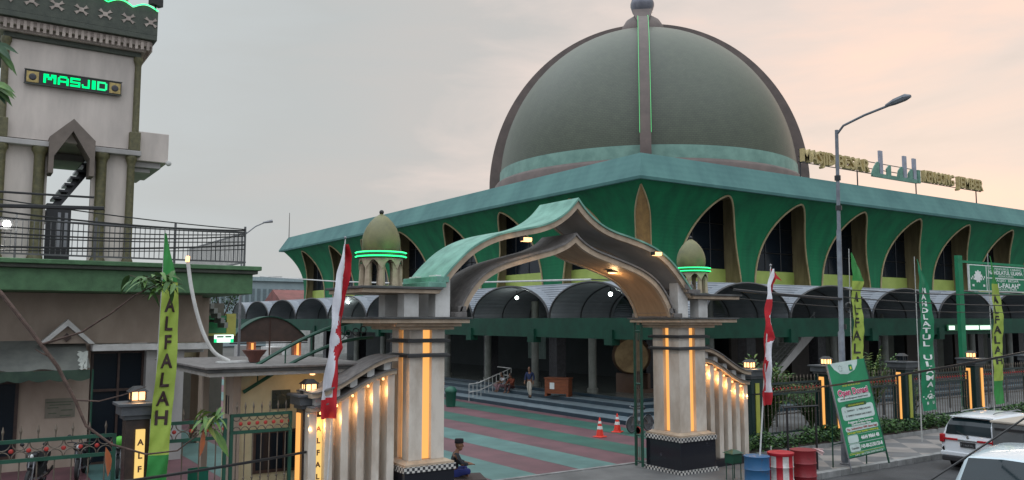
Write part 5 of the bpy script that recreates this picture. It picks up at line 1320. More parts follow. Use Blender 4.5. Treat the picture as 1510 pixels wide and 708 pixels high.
for a, c in (((0,0,.33),(.15,0,.85)),((.15,0,.85),(.62,0,.80)),((.18,0,.72),(.55,0,.30)),((.62,0,.80),(.55,0,.30)),((.55,0,.30),(1.05,0,.33)),((.62,0,.75),(1.05,0,.33)),((.15,0,.85),(.13,0,1.0)),((.62,0,.8),(.63,0,.93))): b.tube([a,c], .017, 6, BFR)
b.build('frame', parent=bi)
MB().tube([(.28,-.28,1.05),(.15,-.24,1.03),(.12,0,1.0),(.15,.24,1.03),(.28,.28,1.05)], .013, 6, GREYM).build('handlebar', parent=bi)
MB().tube([(.53,0,.95),(.65,0,.955),(.78,0,.965)], [.02,.05,.09], 8, BLACKM).build('saddle', parent=bi)
b = MB(); b.lathe([(.08,-.01),(.10,0),(.08,.01)], (0,0,0), 14, GREYM).xf(T(.55,-.04,.30) @ RX(pi/2)); b.tube([(.55,-.05,.3),(.62,-.06,.15),(.62,-.14,.15)], .012, 5, GREYM); b.tube([(.55,.05,.3),(.48,.06,.45),(.48,.14,.45)], .012, 5, GREYM); b.build('crank', parent=bi)
for x in (0, 1.05): MB().tube([(x+.36*cos(a*pi/8+.1), 0, .33+.36*sin(a*pi/8+.1)) for a in range(9)], .012, 5, GREYM).build('mudguard', parent=bi)
MB().box(.86,1.3,-.07,.07,.74,.76,BLACKM).build('carrier', parent=bi)
place(bi, (23.35, 25.9, .02), radians(8))
# steps railing
sr = thing('steps_railing', 'pale metal handrail running up the porch steps', 'railing', (26, 41, 0))
b = MB()
for dz in (.9, .45): b.tube([(24.9,41.3,.05+dz),(25.6,41.4,.1+dz),(28.4,42.2,.80+dz),(28.6,44,.80+dz)], .03, 6, WHITEP)
b.build('rail', parent=sr)
b = MB()
for i in range(12): k_ = i/11; b.tube([(24.9+3.5*k_,41.3+.9*k_,.0+.75*k_),(24.9+3.5*k_,41.3+.9*k_,.93+.75*k_)], .018, 5, WHITEP)
b.build('balusters', parent=sr)
tb = thing('trash_bin', 'round dark green bin with a domed lid beside the steps', 'bin', (22.5, 39.2, 0))
MB().lathe([(.24,.02),(.30,.75),(.32,.77),(.32,.82)], (22.5,39.2,0), 18, mat('bin_green', (.01,.10,.06), .5)).build('body', parent=tb, smooth=True)
MB().lathe([(.34,.82),(.32,.92),(.22,1.02),(.08,1.07),(0,1.08)], (22.5,39.2,0), 18, MATS['bin_green']).build('lid', parent=tb, smooth=True)
wc = thing('wooden_cabinet', 'orange brown wooden chest with a white paper on the porch edge', 'cabinet', (27.9, 36.6, .57))
CW = mat('cabinet_wood', (.24,.07,.025), .45, (.15,.04,.015), 3, stretch=(1,1,4)); Mc = T(27.2,35.9,.57) @ RZ(radians(-60))
b = MB(); b.box(-.68,.68,-.28,.28,.14,.92,CW); b.box(-.72,.72,-.32,.32,.92,.98,CW); b.xf(Mc); b.build('body', parent=wc, bevel=.01)
for sx in (-1,1):
    b = MB(); b.box(sx*.62-.06, sx*.62+.06, -.3,.3, 0,.14, CW); b.xf(Mc); b.build('foot', parent=wc)
b = MB(); b.box(-.38,-.12,-.295,-.283,.38,.72, WHT); b.xf(Mc); b.build('paper', parent=wc)
gs = thing('mailbox_stand', 'small dark green box on four thin legs beside the right pillar', 'box', (19.1, 16.9, 0))
b = MB(); b.box(18.92,19.32,16.72,17.02,.48,.76,FGREEN); b.build('box', parent=gs, bevel=.01); MB().frustum((19.12,16.87,.765),(.5,.4),(.1,.08),.10,FGREEN).build('lid', parent=gs)
for sx in (-.17,.17):
    for sy in (-.12,.12): MB().tube([(19.12+sx,16.87+sy,0),(19.12+sx,16.87+sy,.48)], .015, 5, FGREEN).build('leg', parent=gs)
kr = thing('kerb_barrier', 'black pipe barrier rail behind the drums and the Open Donasi board', 'railing', (22, 16.6, 0))
b = MB(); b.tube([(21.6,17.0,1.9),(22.6,16.5,1.95)], .03, 6, BLACKM)
for x, y in ((21.75,17.0),(22.55,16.55)): b.tube([(x,y,0),(x,y,1.92)], .035, 6, BLACKM)
b.tube([(21.75,17.0,.55),(22.55,16.55,.55)], .025, 6, BLACKM); b.build('frame', parent=kr)
kr2 = thing('small_post', 'short white post standing in a concrete block on the pavement', 'post', (21.2, 17.2, 0))
MB().tube([(21.2,17.2,.2),(21.2,17.2,.75)], .02, 6, WHITEP).build('post', parent=kr2); MB().frustum((21.2,17.2,0),(.36,.36),(.26,.26),.22,KERB).build('block', parent=kr2, bevel=.02)
gc = thing('green_chair', 'green plastic chairs seat seen through the left fence', 'chair', (6.2, 24.5, 0)); gc['label'] = 'green plastic chair seen through the left fence beside the guard house'
PG = mat('plastic_green', (.01,.16,.10), .4)
b = MB(); b.grid(lambda u, v: (5.2+.5*u, 22.2+.06*sin(u*pi), .45+.45*v), 6, 6, PG); b.build('backrest', parent=gc, solid=.02, fix=False)
b = MB(); b.box(5.2,5.7,21.75,22.2,.42,.45,PG); b.build('seat', parent=gc)
for x in (5.23,5.66):
    for y in (21.8,22.18): MB().tube([(x,y,0),(x,y,.43)], .02, 5, PG).build('leg', parent=gc)

# ------------------------------------------------------------------ vehicles
CARW = mat('car_white', (.62,.65,.67), .28, (.58,.61,.63), 1, coat=.6); CGL = mat('car_glass', (.008,.018,.022), .08, spec=.35)
PLB = mat('plastic_black', (.02,.02,.022), .6); TLR = mat('tail_light', (.40,.01,.015), .2); CHR = mat('chrome', (.6,.6,.62), .15, metal=1)
def car(name, label, cat, st, paint, wheels, r=.32):
    t = thing(name, label, cat)
    def ring(s_):
        x, w_, zb, zbelt, wr, zr = s_
        h = [(0,zb),(w_*.86,zb),(w_*.97,zb+.10),(w_,zb+.34),(w_*.995,zbelt-.10),(w_*.965,zbelt),(wr+.02,zr-.10),(wr-.06,zr-.025),(wr*.6,zr),(0,zr+.012)]
        return [(x, y, z) for y, z in h]+[(x, -y, z) for y, z in reversed(h[1:-1])]
    b = MB(); n = len(ring(st[0])); vs = []
    for s_ in st: vs += ring(s_)
    fs = [(i*n+k, i*n+(k+1)%n, (i+1)*n+(k+1)%n, (i+1)*n+k) for i in range(len(st)-1) for k in range(n)]
    fs += [tuple(range(n))[::-1], tuple(range((len(st)-1)*n, len(st)*n))]
    b.add(vs, fs, paint); body = b.build('body', parent=t, smooth=True)
    sb_ = body.modifiers.new('s', 'BEVEL'); sb_.width = .02; sb_.segments = 2; sb_.limit_method = 'ANGLE'; sb_.angle_limit = radians(30)
    def side_pt(i, f, f2, sg, off=.012):
        a, c = st[i], st[i+1]; s_ = [a[k]+(c[k]-a[k])*f for k in range(6)]
        y0, z0 = s_[1]*.965, s_[3]; y1, z1 = s_[4]+.02, s_[5]-.10
        return (s_[0], sg*(y0+(y1-y0)*f2+off), z0+(z1-z0)*f2)
    for wx in wheels:
        for sg in (-1, 1):
            wheel(t, (wx, sg*(st[3][1]-.10), r), r, 'wheel', .20, False, GREYM)
            b = MB(); b.lathe([(0,-.005),(r+.06,-.005),(r+.06,.005),(0,.005)], (0,0,0), 24, PLB).xf(T(wx, sg*(st[3][1]+.002), r+.01) @ RX(pi/2)); b.build('wheel_arch', parent=t)
            for o in t.children[-1:]: pass
    return t, side_pt, st
# MPV seen from behind: x = 0 is the tail
st = [(0,.74,.42,.60,.60,.98),(.05,.84,.34,1.02,.74,1.10),(.16,.865,.28,1.05,.72,1.46),(.42,.875,.24,1.06,.68,1.70),(1.2,.88,.22,1.05,.69,1.755),(2.2,.88,.22,1.02,.69,1.765),(2.9,.88,.22,1.0,.67,1.70),(3.65,.87,.22,.98,.60,1.10),(4.3,.84,.26,.82,.55,.92),(4.56,.72,.34,.66,.45,.74)]
mv, sp, stt = car('minivan', 'white minivan with a dark rear window parked by the kerb, seen from behind', 'car', st, CARW, (.95, 3.7))
def quad(mb, P4, m): mb.add(P4, [(0,1,2,3)], m)
b = MB()
Pg = [(.085,.70,1.13),(.145,.66,1.42),(.33,.62,1.62)]
vsg = []
for x, y, z in Pg: vsg += [(x-.035,-y,z),(x-.035-.0,0,z+.012),(x-.035,y,z)]
b.add(vsg, [(0,1,4,3),(1,2,5,4),(3,4,7,6),(4,5,8,7)], CGL); b.build('rear_window', parent=mv, solid=.01)
for sg in (-1, 1):
    b = MB()
    for (i0, f0), (i1, f1) in (((3,.15),(4,.05)), ((4,.12),(4,.95)), ((5,.08),(5,.9)), ((6,.1),(6,.75))):
        quad(b, [sp(i0,f0,.08,sg), sp(i1,f1,.08,sg), sp(i1,f1,.95 if i0 != 6 else .9,sg), sp(i0,f0,.95,sg)], CGL)
    b.build('side_window', parent=mv, solid=.008)
    b = MB(); b.box(-.03,.14,sg*.80-.075,sg*.80+.075,.86,1.12,TLR); b.build('tail_light', parent=mv, bevel=.03)
    b = MB(); b.box(-.035,.02,min(sg*.30,sg*.74),max(sg*.30,sg*.74),.955,1.015,TLR); b.build('red_strip', parent=mv, bevel=.008)
    b = MB(); b.box(-.02,.04,sg*.62-.06,sg*.62+.06,.46,.50,TLR); b.build('reflector', parent=mv)
b = MB(); b.box(-.045,.02,-.30,.30,.955,1.0,CHR); b.build('chrome_strip', parent=mv, bevel=.01)
b = MB(); b.box(-.03,.03,-.23,.23,.76,.92,PLB); pl = b.build('number_plate', parent=mv, bevel=.005)
b = MB(); b.box(-.07,.1,-.80,.80,.30,.46,PLB); b.box(-.055,.10,-.84,.84,.462,.60,CARW); b.build('bumper', parent=mv, bevel=.03)
b = MB(); b.box(.18,.42,-.62,.62,1.665,1.70,CARW); b.build('spoiler', parent=mv, bevel=.015)
b = MB(); b.tube([(.03,-.02,1.12),(.0,.10,1.14),(.08,.40,1.24)], .010, 5, PLB); b.build('wiper', parent=mv)
b = MB()
for y in (-.5, .5): b.tube([(.7,y,1.79),(.9,y,1.82),(2.4,y,1.83),(2.6,y,1.79)], .018, 6, GREYM)
b.build('roof_rail', parent=mv)
b = MB(); b.lathe([(.03,-.004),(.045,0),(.03,.004)], (0,0,0), 14, CHR).xf(T(-.0,0,1.075) @ RY(pi/2)); b.build('badge', parent=mv)
b = MB()
for wds, y in ((('P 1464 KL'), 0),):
    vs, fs = text_mesh(wds, .10, .001, .001, 'CENTER', .40); b.add([(-.034, -v[0], .80+v[2]) for v in vs], fs, mat('plate_ink', (.35,.36,.37), .5))
b.build('lettering', parent=pl, fix=False)
place(mv, (26.75, 14.1, -.15), radians(2))
# near white car heading left
st2 = [(0,.70,.42,.62,.55,.72),(.06,.80,.32,.80,.70,.86),(.40,.84,.24,.92,.70,1.00),(.72,.85,.22,.98,.70,1.10),(1.35,.86,.22,1.0,.68,1.66),(2.7,.86,.22,1.0,.64,1.72),(3.6,.86,.22,1.02,.63,1.70),(4.15,.85,.24,1.02,.58,1.50),(4.35,.80,.32,.98,.56,1.12),(4.4,.70,.42,.8,.5,.95)]
nc, sp2, _ = car('white_hatchback', 'white car roof and windscreen at the bottom right corner, nearest to the viewer', 'car', st2, mat('car_white_cool', (.55,.64,.68), .25, (.50,.59,.63), 1, coat=.6), (.85, 3.5))
nc.name = 'parked_car'
b = MB(); b.add([(.78,-.66,1.14),(.78,0,1.17),(.78,.66,1.14),(1.28,-.60,1.60),(1.28,0,1.63),(1.28,.60,1.60)], [(0,1,4,3),(1,2,5,4)], CGL)
for i in range(len(b.v)): p = b.v[i]; b.v[i] = (p[0]-.012, p[1], p[2]+.022)
b.build('windscreen', parent=nc, solid=.01)
b = MB(); b.add([(4.17,-.54,1.44),(4.17,.54,1.44),(4.33,.6,1.10),(4.33,-.6,1.10)], [(0,1,2,3)], CGL); 
for i in range(4): p = b.v[i]; b.v[i] = (p[0]+.03, p[1], p[2]+.01)
b.build('rear_window', parent=nc, solid=.01)
for sg in (-1, 1):
    b = MB()
    for (i0, f0), (i1, f1) in (((3,.45),(3,.97)), ((4,.05),(4,.95)), ((5,.05),(5,.9)), ((6,.05),(6,.9))):
        quad(b, [sp2(i0,f0,.10,sg), sp2(i1,f1,.10,sg), sp2(i1,f1,.92,sg), sp2(i0,f0,.85,sg)], CGL)
    b.build('side_window', parent=nc, solid=.008)
    MB().cbox((.95, sg*.97, 1.08), (.12,.16,.12), CARW).build('mirror', parent=nc, bevel=.03); MB().cbox((.10, sg*.62, .74), (.14,.22,.12), CHR).build('headlight', parent=nc, bevel=.03)
MB().tube([(.70,-.45,1.14),(.88,-.1,1.28)], .006, 5, PLB).build('wiper', parent=nc)
place(nc, (17.25, 8.8, -.15), radians(12), scale=1.10)
# grey box truck between the two white cars
tk = thing('box_truck', 'grey box pickup with a tan topped cargo box between the two white cars', 'truck')
TG = mat('truck_grey', (.12,.125,.125), .5, (.08,.085,.085), 1.5); TTAN = mat('truck_tan', (.42,.37,.30), .6, (.32,.28,.23), 1)
MB().box(0, 2.9, -.82, .82, .55, 1.98, TG).build('cargo_box', parent=tk, bevel=.03); MB().box(-.03,2.93,-.85,.85,1.983,2.05,TTAN).build('box_top', parent=tk, bevel=.02)
b = MB(); b.box(-.012,-.003,-.7,-.02,.7,1.75,TG).box(-.012,-.003,.02,.7,.7,1.75,TG); b.build('rear_door', parent=tk); MB().box(-.02,-.004,-.74,.74,1.80,1.86,BLACKM).build('top_seam', parent=tk)
b = MB(); b.prism([(2.98,.5),(5.0,.5),(5.05,.95),(4.5,1.1),(4.0,1.75),(3.1,1.8),(2.98,1.7)], 'y', -.80, .80, CARW); b.build('cab', parent=tk, bevel=.05)
b = MB(); b.add([(4.47,-.7,1.16),(4.47,.7,1.16),(4.05,.66,1.70),(4.05,-.66,1.70)], [(0,1,2,3)], CGL); b.build('windscreen', parent=tk, solid=.03)
for sg in (-1,1): MB().box(3.3,4.05,min(sg*.8,sg*.815),max(sg*.8,sg*.815),1.1,1.6,CGL).build('side_window', parent=tk); MB().box(-.05,.0,sg*.68-.09,sg*.68+.09,.56,.68,TLR).build('tail_light', parent=tk)
for wx in (.7, 4.1):
    for sg in (-1, 1): wheel(tk, (wx, sg*.72, .32), .32, 'wheel', .19, False, GREYM)
MB().box(0,4.6,-.5,.5,.32,.52,BLACKM).build('chassis', parent=tk)
place(tk, (23.6, 10.95, -.15), radians(1))
# motorcycles
def motorcycle():
    t = thing('motorcycle', 'x', 'motorcycle', group='motorcycles parked behind the left fence')
    BP = mat('moto_black', (.02,.02,.022), .3); 
    wheel(t, (0,0,.29), .29, 'wheel', .09); wheel(t, (1.25,0,.29), .29, 'wheel', .10)
    b = MB(); b.band([(.22,.92),(.34,.72),(.55,.52),(.8,.56),(1.1,.72),(1.55,.86)], [(.14,.70),(.26,.42),(.5,.30),(.85,.32),(1.15,.5),(1.5,.72)], 'y', -.12, .12, BP); b.build('body', parent=t, bevel=.03)
    b = MB(); b.band([(.62,.78),(.9,.82),(1.3,.88),(1.5,.86)], [(.6,.70),(.9,.72),(1.3,.78),(1.52,.80)], 'y', -.13, .13, BLACKM); b.build('seat', parent=t, bevel=.03)
    b = MB()
    for sy in (-.06,.06): b.tube([(0,sy,.29),(.16,sy,.72),(.25,sy,.95)], .022, 6, GREYM)
    b.build('fork', parent=t)
    MB().tube([(.36,-.34,1.02),(.27,-.2,1.04),(.24,0,1.0),(.27,.2,1.04),(.36,.34,1.02)], .016, 6, BLACKM).build('handlebar', parent=t)
    b = MB(); b.box(.08,.28,-.15,.15,.82,1.02,BP); hb = b.build('headlight_shell', parent=t, bevel=.05)
    MB().ball((.09,0,.92), .07, 10, mat('lamp_glass', (.6,.62,.6), .1)).build('headlight', parent=t, smooth=True)
    for sy in (-1,1):
        MB().tube([(.27,sy*.2,1.04),(.26,sy*.28,1.2)], .008, 4, BLACKM).build('mirror_arm', parent=t); MB().ball((.26,sy*.28,1.22), .06, 8, BLACKM, (.4,1,.8)).build('mirror', parent=t)
    MB().tube([(.55,-.16,.28),(1.0,-.17,.3),(1.5,-.18,.42)], [.03,.045,.05], 8, CHR).build('exhaust', parent=t); MB().cbox((.7,0,.36), (.34,.22,.26), GREYM).build('engine', parent=t, bevel=.03)
    MB().tube([(-.05,0,.60),(.0,0,.61),(.12,0,.60),(.25,0,.5)], .05, 6, BP).build('front_mudguard', parent=t); MB().cbox((1.56,0,.78), (.06,.14,.08), TLR).build('tail_light', parent=t)
    return t
m1 = motorcycle(); place(m1, (2.05, 26.2, .01), radians(70), 'dark motorcycle at the left edge with a bright chrome headlight')
dup(m1, (3.35, 27.4, .01), radians(75), 'dark motorcycle standing by the awning post, front wheel to the street'); dup(m1, (4.35, 27.0, .01), radians(80), 'motorcycle with a green and yellow bag beside the brown fence post')
bg_ = thing('helmet_bag', 'bright green and yellow bag hanging on the right motorcycle', 'bag', (4.35, 26.6, 1.0))
b = MB(); b.ball((4.33,26.7,1.12), .16, 10, mat('bag_green', (.12,.5,.05), .5), (1,.7,.9)); b.build('pouch', parent=bg_, smooth=True); MB().ball((4.55,26.7,1.05), .15, 10, mat('bag_yellow', (.55,.52,.18), .5), (1,.7,1)).build('flap', parent=bg_, smooth=True)
for i, (x, y) in enumerate(((15.2,46),(15.9,46.3),(16.6,46.1),(17.5,46.4))):
    dup(m1, (x, y, .01), radians(80+i*7), ['motorcycle far back under the brown arch, leftmost of four', 'second motorcycle from the left under the far brown arch', 'third motorcycle from the left under the far brown arch', 'motorcycle far back beside the right orange column'][i])['group'] = 'motorcycles under the far arch'

# ------------------------------------------------------------------ people
SKIN = mat('skin_brown', (.23,.11,.06), .6, (.20,.095,.05), 8); HAIR = mat('hair_black', (.012,.010,.009), .6); EYE = mat('eye_dark', (.01,.008,.008), .3)
def skin_mesh(nodes, edges, radii, root, sub=2):
    me = bpy.data.meshes.new('s'); me.from_pydata(nodes, edges, []); o = bpy.data.objects.new('s', me); COL.objects.link(o)
    sk = o.modifiers.new('k', 'SKIN'); sk.use_smooth_shade = True; sk.branch_smoothing = .3
    for i, r in enumerate(radii):
        d = me.skin_vertices[0].data[i]; d.radius = (r, r) if not isinstance(r, tuple) else r; d.use_root = (i == root)
    su = o.modifiers.new('u', 'SUBSURF'); su.levels = sub; su.render_levels = sub
    dg = bpy.context.evaluated_depsgraph_get(); m2 = bpy.data.meshes.new_from_object(o.evaluated_get(dg))
    vs = [tuple(v.co) for v in m2.vertices]; fs = [tuple(p.vertices) for p in m2.polygons]
    bpy.data.objects.remove(o); bpy.data.meshes.remove(me); bpy.data.meshes.remove(m2); return vs, fs
def person(label, J, shirt, trousers, cap=None, face=0.0, sleeves=True, longleg=True, barefeet=True, hair=True, group=None):
    t = thing('person', label, 'person', group=group)
    nodes = []; rad = []; edges = []; idx = {}
    def N_(k, p, r, par=None):
        idx[k] = len(nodes); nodes.append(tuple(p)); rad.append(r)
        if par is not None: edges.append((idx[par], idx[k]))
    V = {k: Vector(v) for k, v in J.items()}
    N_('pelvis', V['pelvis'], .115); N_('waist', V['pelvis'].lerp(V['chest'], .5), .10, 'pelvis'); N_('chest', V['chest'], .125, 'waist'); N_('neck', V['neck'], .05, 'chest'); N_('skull', V['neck'].lerp(V['head'], .6), .055, 'neck')
    for s_ in 'LR':
        N_('sh'+s_, V['sh'+s_], .055, 'chest'); N_('el'+s_, V['el'+s_], .040, 'sh'+s_); N_('wr'+s_, V['wr'+s_], .026, 'el'+s_)
        N_('hip'+s_, V['hip'+s_], .085, 'pelvis'); N_('kn'+s_, V['kn'+s_], .060, 'hip'+s_); N_('an'+s_, V['an'+s_], .038, 'kn'+s_); N_('toe'+s_, V['toe'+s_], .028, 'an'+s_)
        d = (V['wr'+s_]-V['el'+s_]).normalized(); side = d.cross(Vector((0,0,1)))
        if side.length < .1: side = Vector((0,1,0))
        side.normalize(); up = side.cross(d)
        N_('pm'+s_, V['wr'+s_]+d*.055, .026, 'wr'+s_)
        for f, (sp_f, ln_f) in enumerate(((-.028,.070),(-.010,.082),(.010,.078),(.027,.062))):
            p0 = V['wr'+s_]+d*.085+side*sp_f; p1 = p0+d*ln_f*.5-up*.008; p2 = p0+d*ln_f*.85-up*.028
            N_('f%d%sa' % (f, s_), p0, .010, 'pm'+s_); N_('f%d%sb' % (f, s_), p1, .009, 'f%d%sa' % (f, s_)); N_('f%d%sc' % (f, s_), p2, .007, 'f%d%sb' % (f, s_))
        sg = 1 if s_ == 'L' else -1
        N_('th'+s_+'a', V['wr'+s_]+d*.045+side*.035*-sg, .011, 'pm'+s_); N_('th'+s_+'b', V['wr'+s_]+d*.085+side*.052*-sg, .009, 'th'+s_+'a')
    vs, fs = skin_mesh(nodes, edges, rad, 0, 1)
    b = MB(); b.add(vs, fs, SKIN)
    hc = V['head']; Mh = T(*hc) @ RZ(face)
    def ell(c, r, sq, n=14):
        o0 = len(b.v); b.ball((0,0,0), r, n, SKIN, sq); b.xf(Mh @ T(*c), o0)
    ell((0,0,.02), .105, (.93,.76,1.08)); ell((.02,0,-.06), .075, (.95,.80,.95)); ell((.098,0,-.012), .020, (1,.7,1.4), 8); ell((.075,0,-.06), .022, (.7,1.5,.5), 8)
    for sg in (-1, 1): ell((-.005,sg*.080,0), .028, (.7,.4,1.1), 8)
    b.build('body', parent=t, smooth=True)
    q = MB()
    for sg in (-1, 1): q.ball((.088,sg*.032,.018), .011, 6, EYE)
    q.xf(Mh); q.build('eyes', parent=t)
    if hair and not cap:
        q = MB(); q.lathe([(.101,-.03),(.109,.02),(.105,.07),(.075,.115),(.03,.135),(0,.138)], (-.014,0,.0), 16, HAIR); q.xf(Mh @ RY(-.22) @ Matrix.Diagonal((1,.84,1,1))); q.build('hair', parent=t, smooth=True)
    if cap:
        q = MB(); q.lathe([(.108,.055),(.110,.06),(.104,.155),(.098,.162),(0,.165)], (0,0,0), 20, cap); q.xf(Mh @ Matrix.Diagonal((1.02,.86,1,1))); q.build('cap', parent=t, smooth=True)
    # shirt
    n2 = [V['pelvis']+(V['chest']-V['pelvis'])*.12, V['pelvis'].lerp(V['chest'], .5), V['chest'], V['chest'].lerp(V['neck'], .72)]; r2 = [.135,.125,.15,.07]; e2 = [(0,1),(1,2),(2,3)]
    for s_ in 'LR':
        k = len(n2); n2 += [V['sh'+s_], V['el'+s_].lerp(V['sh'+s_], .1), V['wr'+s_].lerp(V['el'+s_], .25)] if sleeves else [V['sh'+s_], V['el'+s_].lerp(V['sh'+s_], .4)]
        r2 += [.078,.060,.046] if sleeves else [.078,.066]; e2 += [(2,k),(k,k+1)]+([(k+1,k+2)] if sleeves else [])
    vs, fs = skin_mesh([tuple(p) for p in n2], e2, r2, 0, 1); MB().add(vs, fs, shirt).build('shirt', parent=t, smooth=True)
    n3 = [V['pelvis'], V['pelvis'].lerp(V['chest'], .2)]; r3 = [.14,.128]; e3 = [(0,1)]
    for s_ in 'LR':
        k = len(n3); end = V['an'+s_].lerp(V['kn'+s_], .12 if longleg else .6); n3 += [V['hip'+s_], V['kn'+s_], end]; r3 += [.105,.080,.060 if longleg else .07]; e3 += [(0,k),(k,k+1),(k+1,k+2)]
    vs, fs = skin_mesh([tuple(p) for p in n3], e3, r3, 0, 1); MB().add(vs, fs, trousers).build('trousers', parent=t, smooth=True)
    if not barefeet:
        q = MB()
        for s_ in 'LR': q.tube([tuple(V['an'+s_]-Vector((.04,0,.03))), tuple(V['toe'+s_]-Vector((0,0,.0)))], [.045,.04], 8, BLACKM)
        q.build('sandals', parent=t)
    return t
def cloth(n, c, d=None): return mat(n, c, .85, d, 12, .2)
cross = dict(pelvis=(0,0,.13), chest=(.05,0,.44), neck=(.09,0,.62), head=(.14,0,.76), shL=(.05,.18,.56), shR=(.05,-.18,.56), elL=(.14,.27,.34), elR=(.16,-.27,.34), wrL=(.38,.16,.31), wrR=(.40,-.12,.32),
    hipL=(.02,.10,.12), hipR=(.02,-.10,.12), knL=(.34,.30,.17), knR=(.36,-.28,.18), anL=(.28,-.08,.08), anR=(.20,.10,.07), toeL=(.34,-.20,.05), toeR=(.26,.22,.05))
p1 = person('man in a black cap and dark jacket sitting cross-legged beside the left gate pillar', cross, cloth('jacket_dark', (.010,.012,.016), (.02,.024,.03)), cloth('sarong_blue', (.012,.022,.14)), cloth('cap_black', (.012,.010,.014)), -.05, longleg=False)
place(p1, (12.5, 21.6, .03), radians(-22), scale=1.2)
MB().box(-.3,.75,-.45,.5,-.02,.0,cloth('mat_brown', (.06,.04,.035))).build('sitting_mat', parent=p1)
sit = dict(pelvis=(0,0,.12), chest=(.10,0,.46), neck=(.15,0,.66), head=(.20,0,.80), shL=(.11,.18,.58), shR=(.11,-.18,.58), elL=(.26,.22,.36), elR=(.26,-.22,.36), wrL=(.44,.10,.34), wrR=(.44,-.10,.34),
    hipL=(.03,.10,.11), hipR=(.03,-.10,.11), knL=(.43,.14,.22), knR=(.43,-.14,.22), anL=(.50,.13,-.12), anR=(.50,-.13,-.12), toeL=(.64,.14,-.17), toeR=(.64,-.14,-.17))
p2 = person('person in a white shirt sitting on the porch steps, left of the seated pair', sit, cloth('shirt_white', (.55,.55,.56)), cloth('cloth_pinkish', (.28,.16,.17)), None, .3, sleeves=False)
place(p2, (27.55, 41.6, .58), radians(170), scale=1.02)
p3 = person('person in rusty orange clothes sitting on the porch steps, right of the pair', sit, cloth('shirt_rust', (.20,.045,.02)), cloth('trousers_darkred', (.08,.03,.03)), None, -.5)
place(p3, (27.55, 40.75, .58), radians(192), scale=1.02)
bgp = thing('bag', 'pale pink bag lying beside the seated person in white', 'bag', (27.3, 42.3, .57))
q = MB(); q.ball((27.4,42.25,.74), .2, 12, cloth('bag_pink', (.35,.22,.22)), (1,.8,.9)); q.build('pouch', parent=bgp, smooth=True); MB().tube([(27.4,42.1,.86),(27.4,42.2,1.02),(27.4,42.35,.88)], .015, 5, MATS['bag_pink']).build('strap', parent=bgp)
std = dict(pelvis=(0,0,.90), chest=(.02,0,1.22), neck=(.02,0,1.42), head=(.05,0,1.55), shL=(.01,.18,1.36), shR=(.01,-.18,1.36), elL=(-.06,.24,1.09), elR=(.06,-.24,1.09), wrL=(.02,.23,.86), wrR=(.16,-.22,.88),
    hipL=(0,.09,.87), hipR=(0,-.09,.87), knL=(.10,.10,.48), knR=(-.02,-.10,.48), anL=(.08,.10,.08), anR=(-.18,-.10,.10), toeL=(.24,.11,.03), toeR=(-.05,-.11,.03))
p4 = person('man in a dark blue shirt and pale trousers walking down the porch steps', std, cloth('shirt_navy', (.02,.035,.10)), cloth('trousers_cream', (.50,.46,.38)), None, .2, barefeet=False)
place(p4, (26.6, 37.7, .38), radians(205))

# ------------------------------------------------------------------ cables
def sag(a, b, s_, n=14): return [(a[0]+(b[0]-a[0])*i/n, a[1]+(b[1]-a[1])*i/n, a[2]+(b[2]-a[2])*i/n-s_*4*(i/n)*(1-i/n)) for i in range(n+1)]
def cable(label, a, b, s_, r, group='overhead cables'):
    o = MB().tube(sag(a, b, s_), r, 5, BLACKM).build('cable'); return tag(o, label, 'cable', group)
BN = 'thin black overhead cable in the bundle strung along the left balcony'
for (z0, z1, s_, r) in ((7.95,7.62,.12,.014),(7.6,7.58,.18,.02),(7.35,7.5,.10,.014),(7.1,7.45,.16,.014),(6.95,7.4,.22,.018),(6.75,7.2,.1,.014),(6.5,7.1,.15,.022),(6.35,6.95,.08,.012)):
    cable(BN, (-1.2, 25, z0), (8.12, 28.02, z1), s_, r*1.35, 'cable bundle at the balcony')
cable('thick dark cable tube ending in front of the pointed tower opening', (-1.0, 24.3, 7.36), (3.27, 24, 7.52), .0, .055); cable('dark cable reaching the tower opening above the thick tube', (-1.0, 24.2, 7.78), (3.02, 24, 7.79), .01, .03)
cable('black cable crossing in front of the lower left fence to the fence post', (-2.2, 16.0, 1.75), (7.02, 18.75, 1.60), .12, .032)
cable('long black cable rising to the right in front of the Open Donasi board', (23.4, 19.66, 2.02), (16.5, 6.0, 4.38), .12, .028)
cable('near black cable slanting across the white cars at the lower right corner', (7.6, 5.75, 2.1), (10.3, 3.9, 4.15), .02, .011)
cable('black cable from the right gate slab to the street light pole', (20.6, 18.0, 5.55), (24.1, 16.55, 5.28), .02, .05)
cable('thin cable running right from the street light pole, upper of two', (24.1, 16.6, 5.6), (44, 14.5, 6.0), .25, .018); cable('thin cable running right from the street light pole, lower of two', (24.1, 16.6, 5.35), (44, 14.5, 5.55), .3, .018)
cable('thin cable crossing behind the street light pole towards the gate slab', (20.7, 18.6, 5.35), (44, 17.5, 5.1), .3, .014)
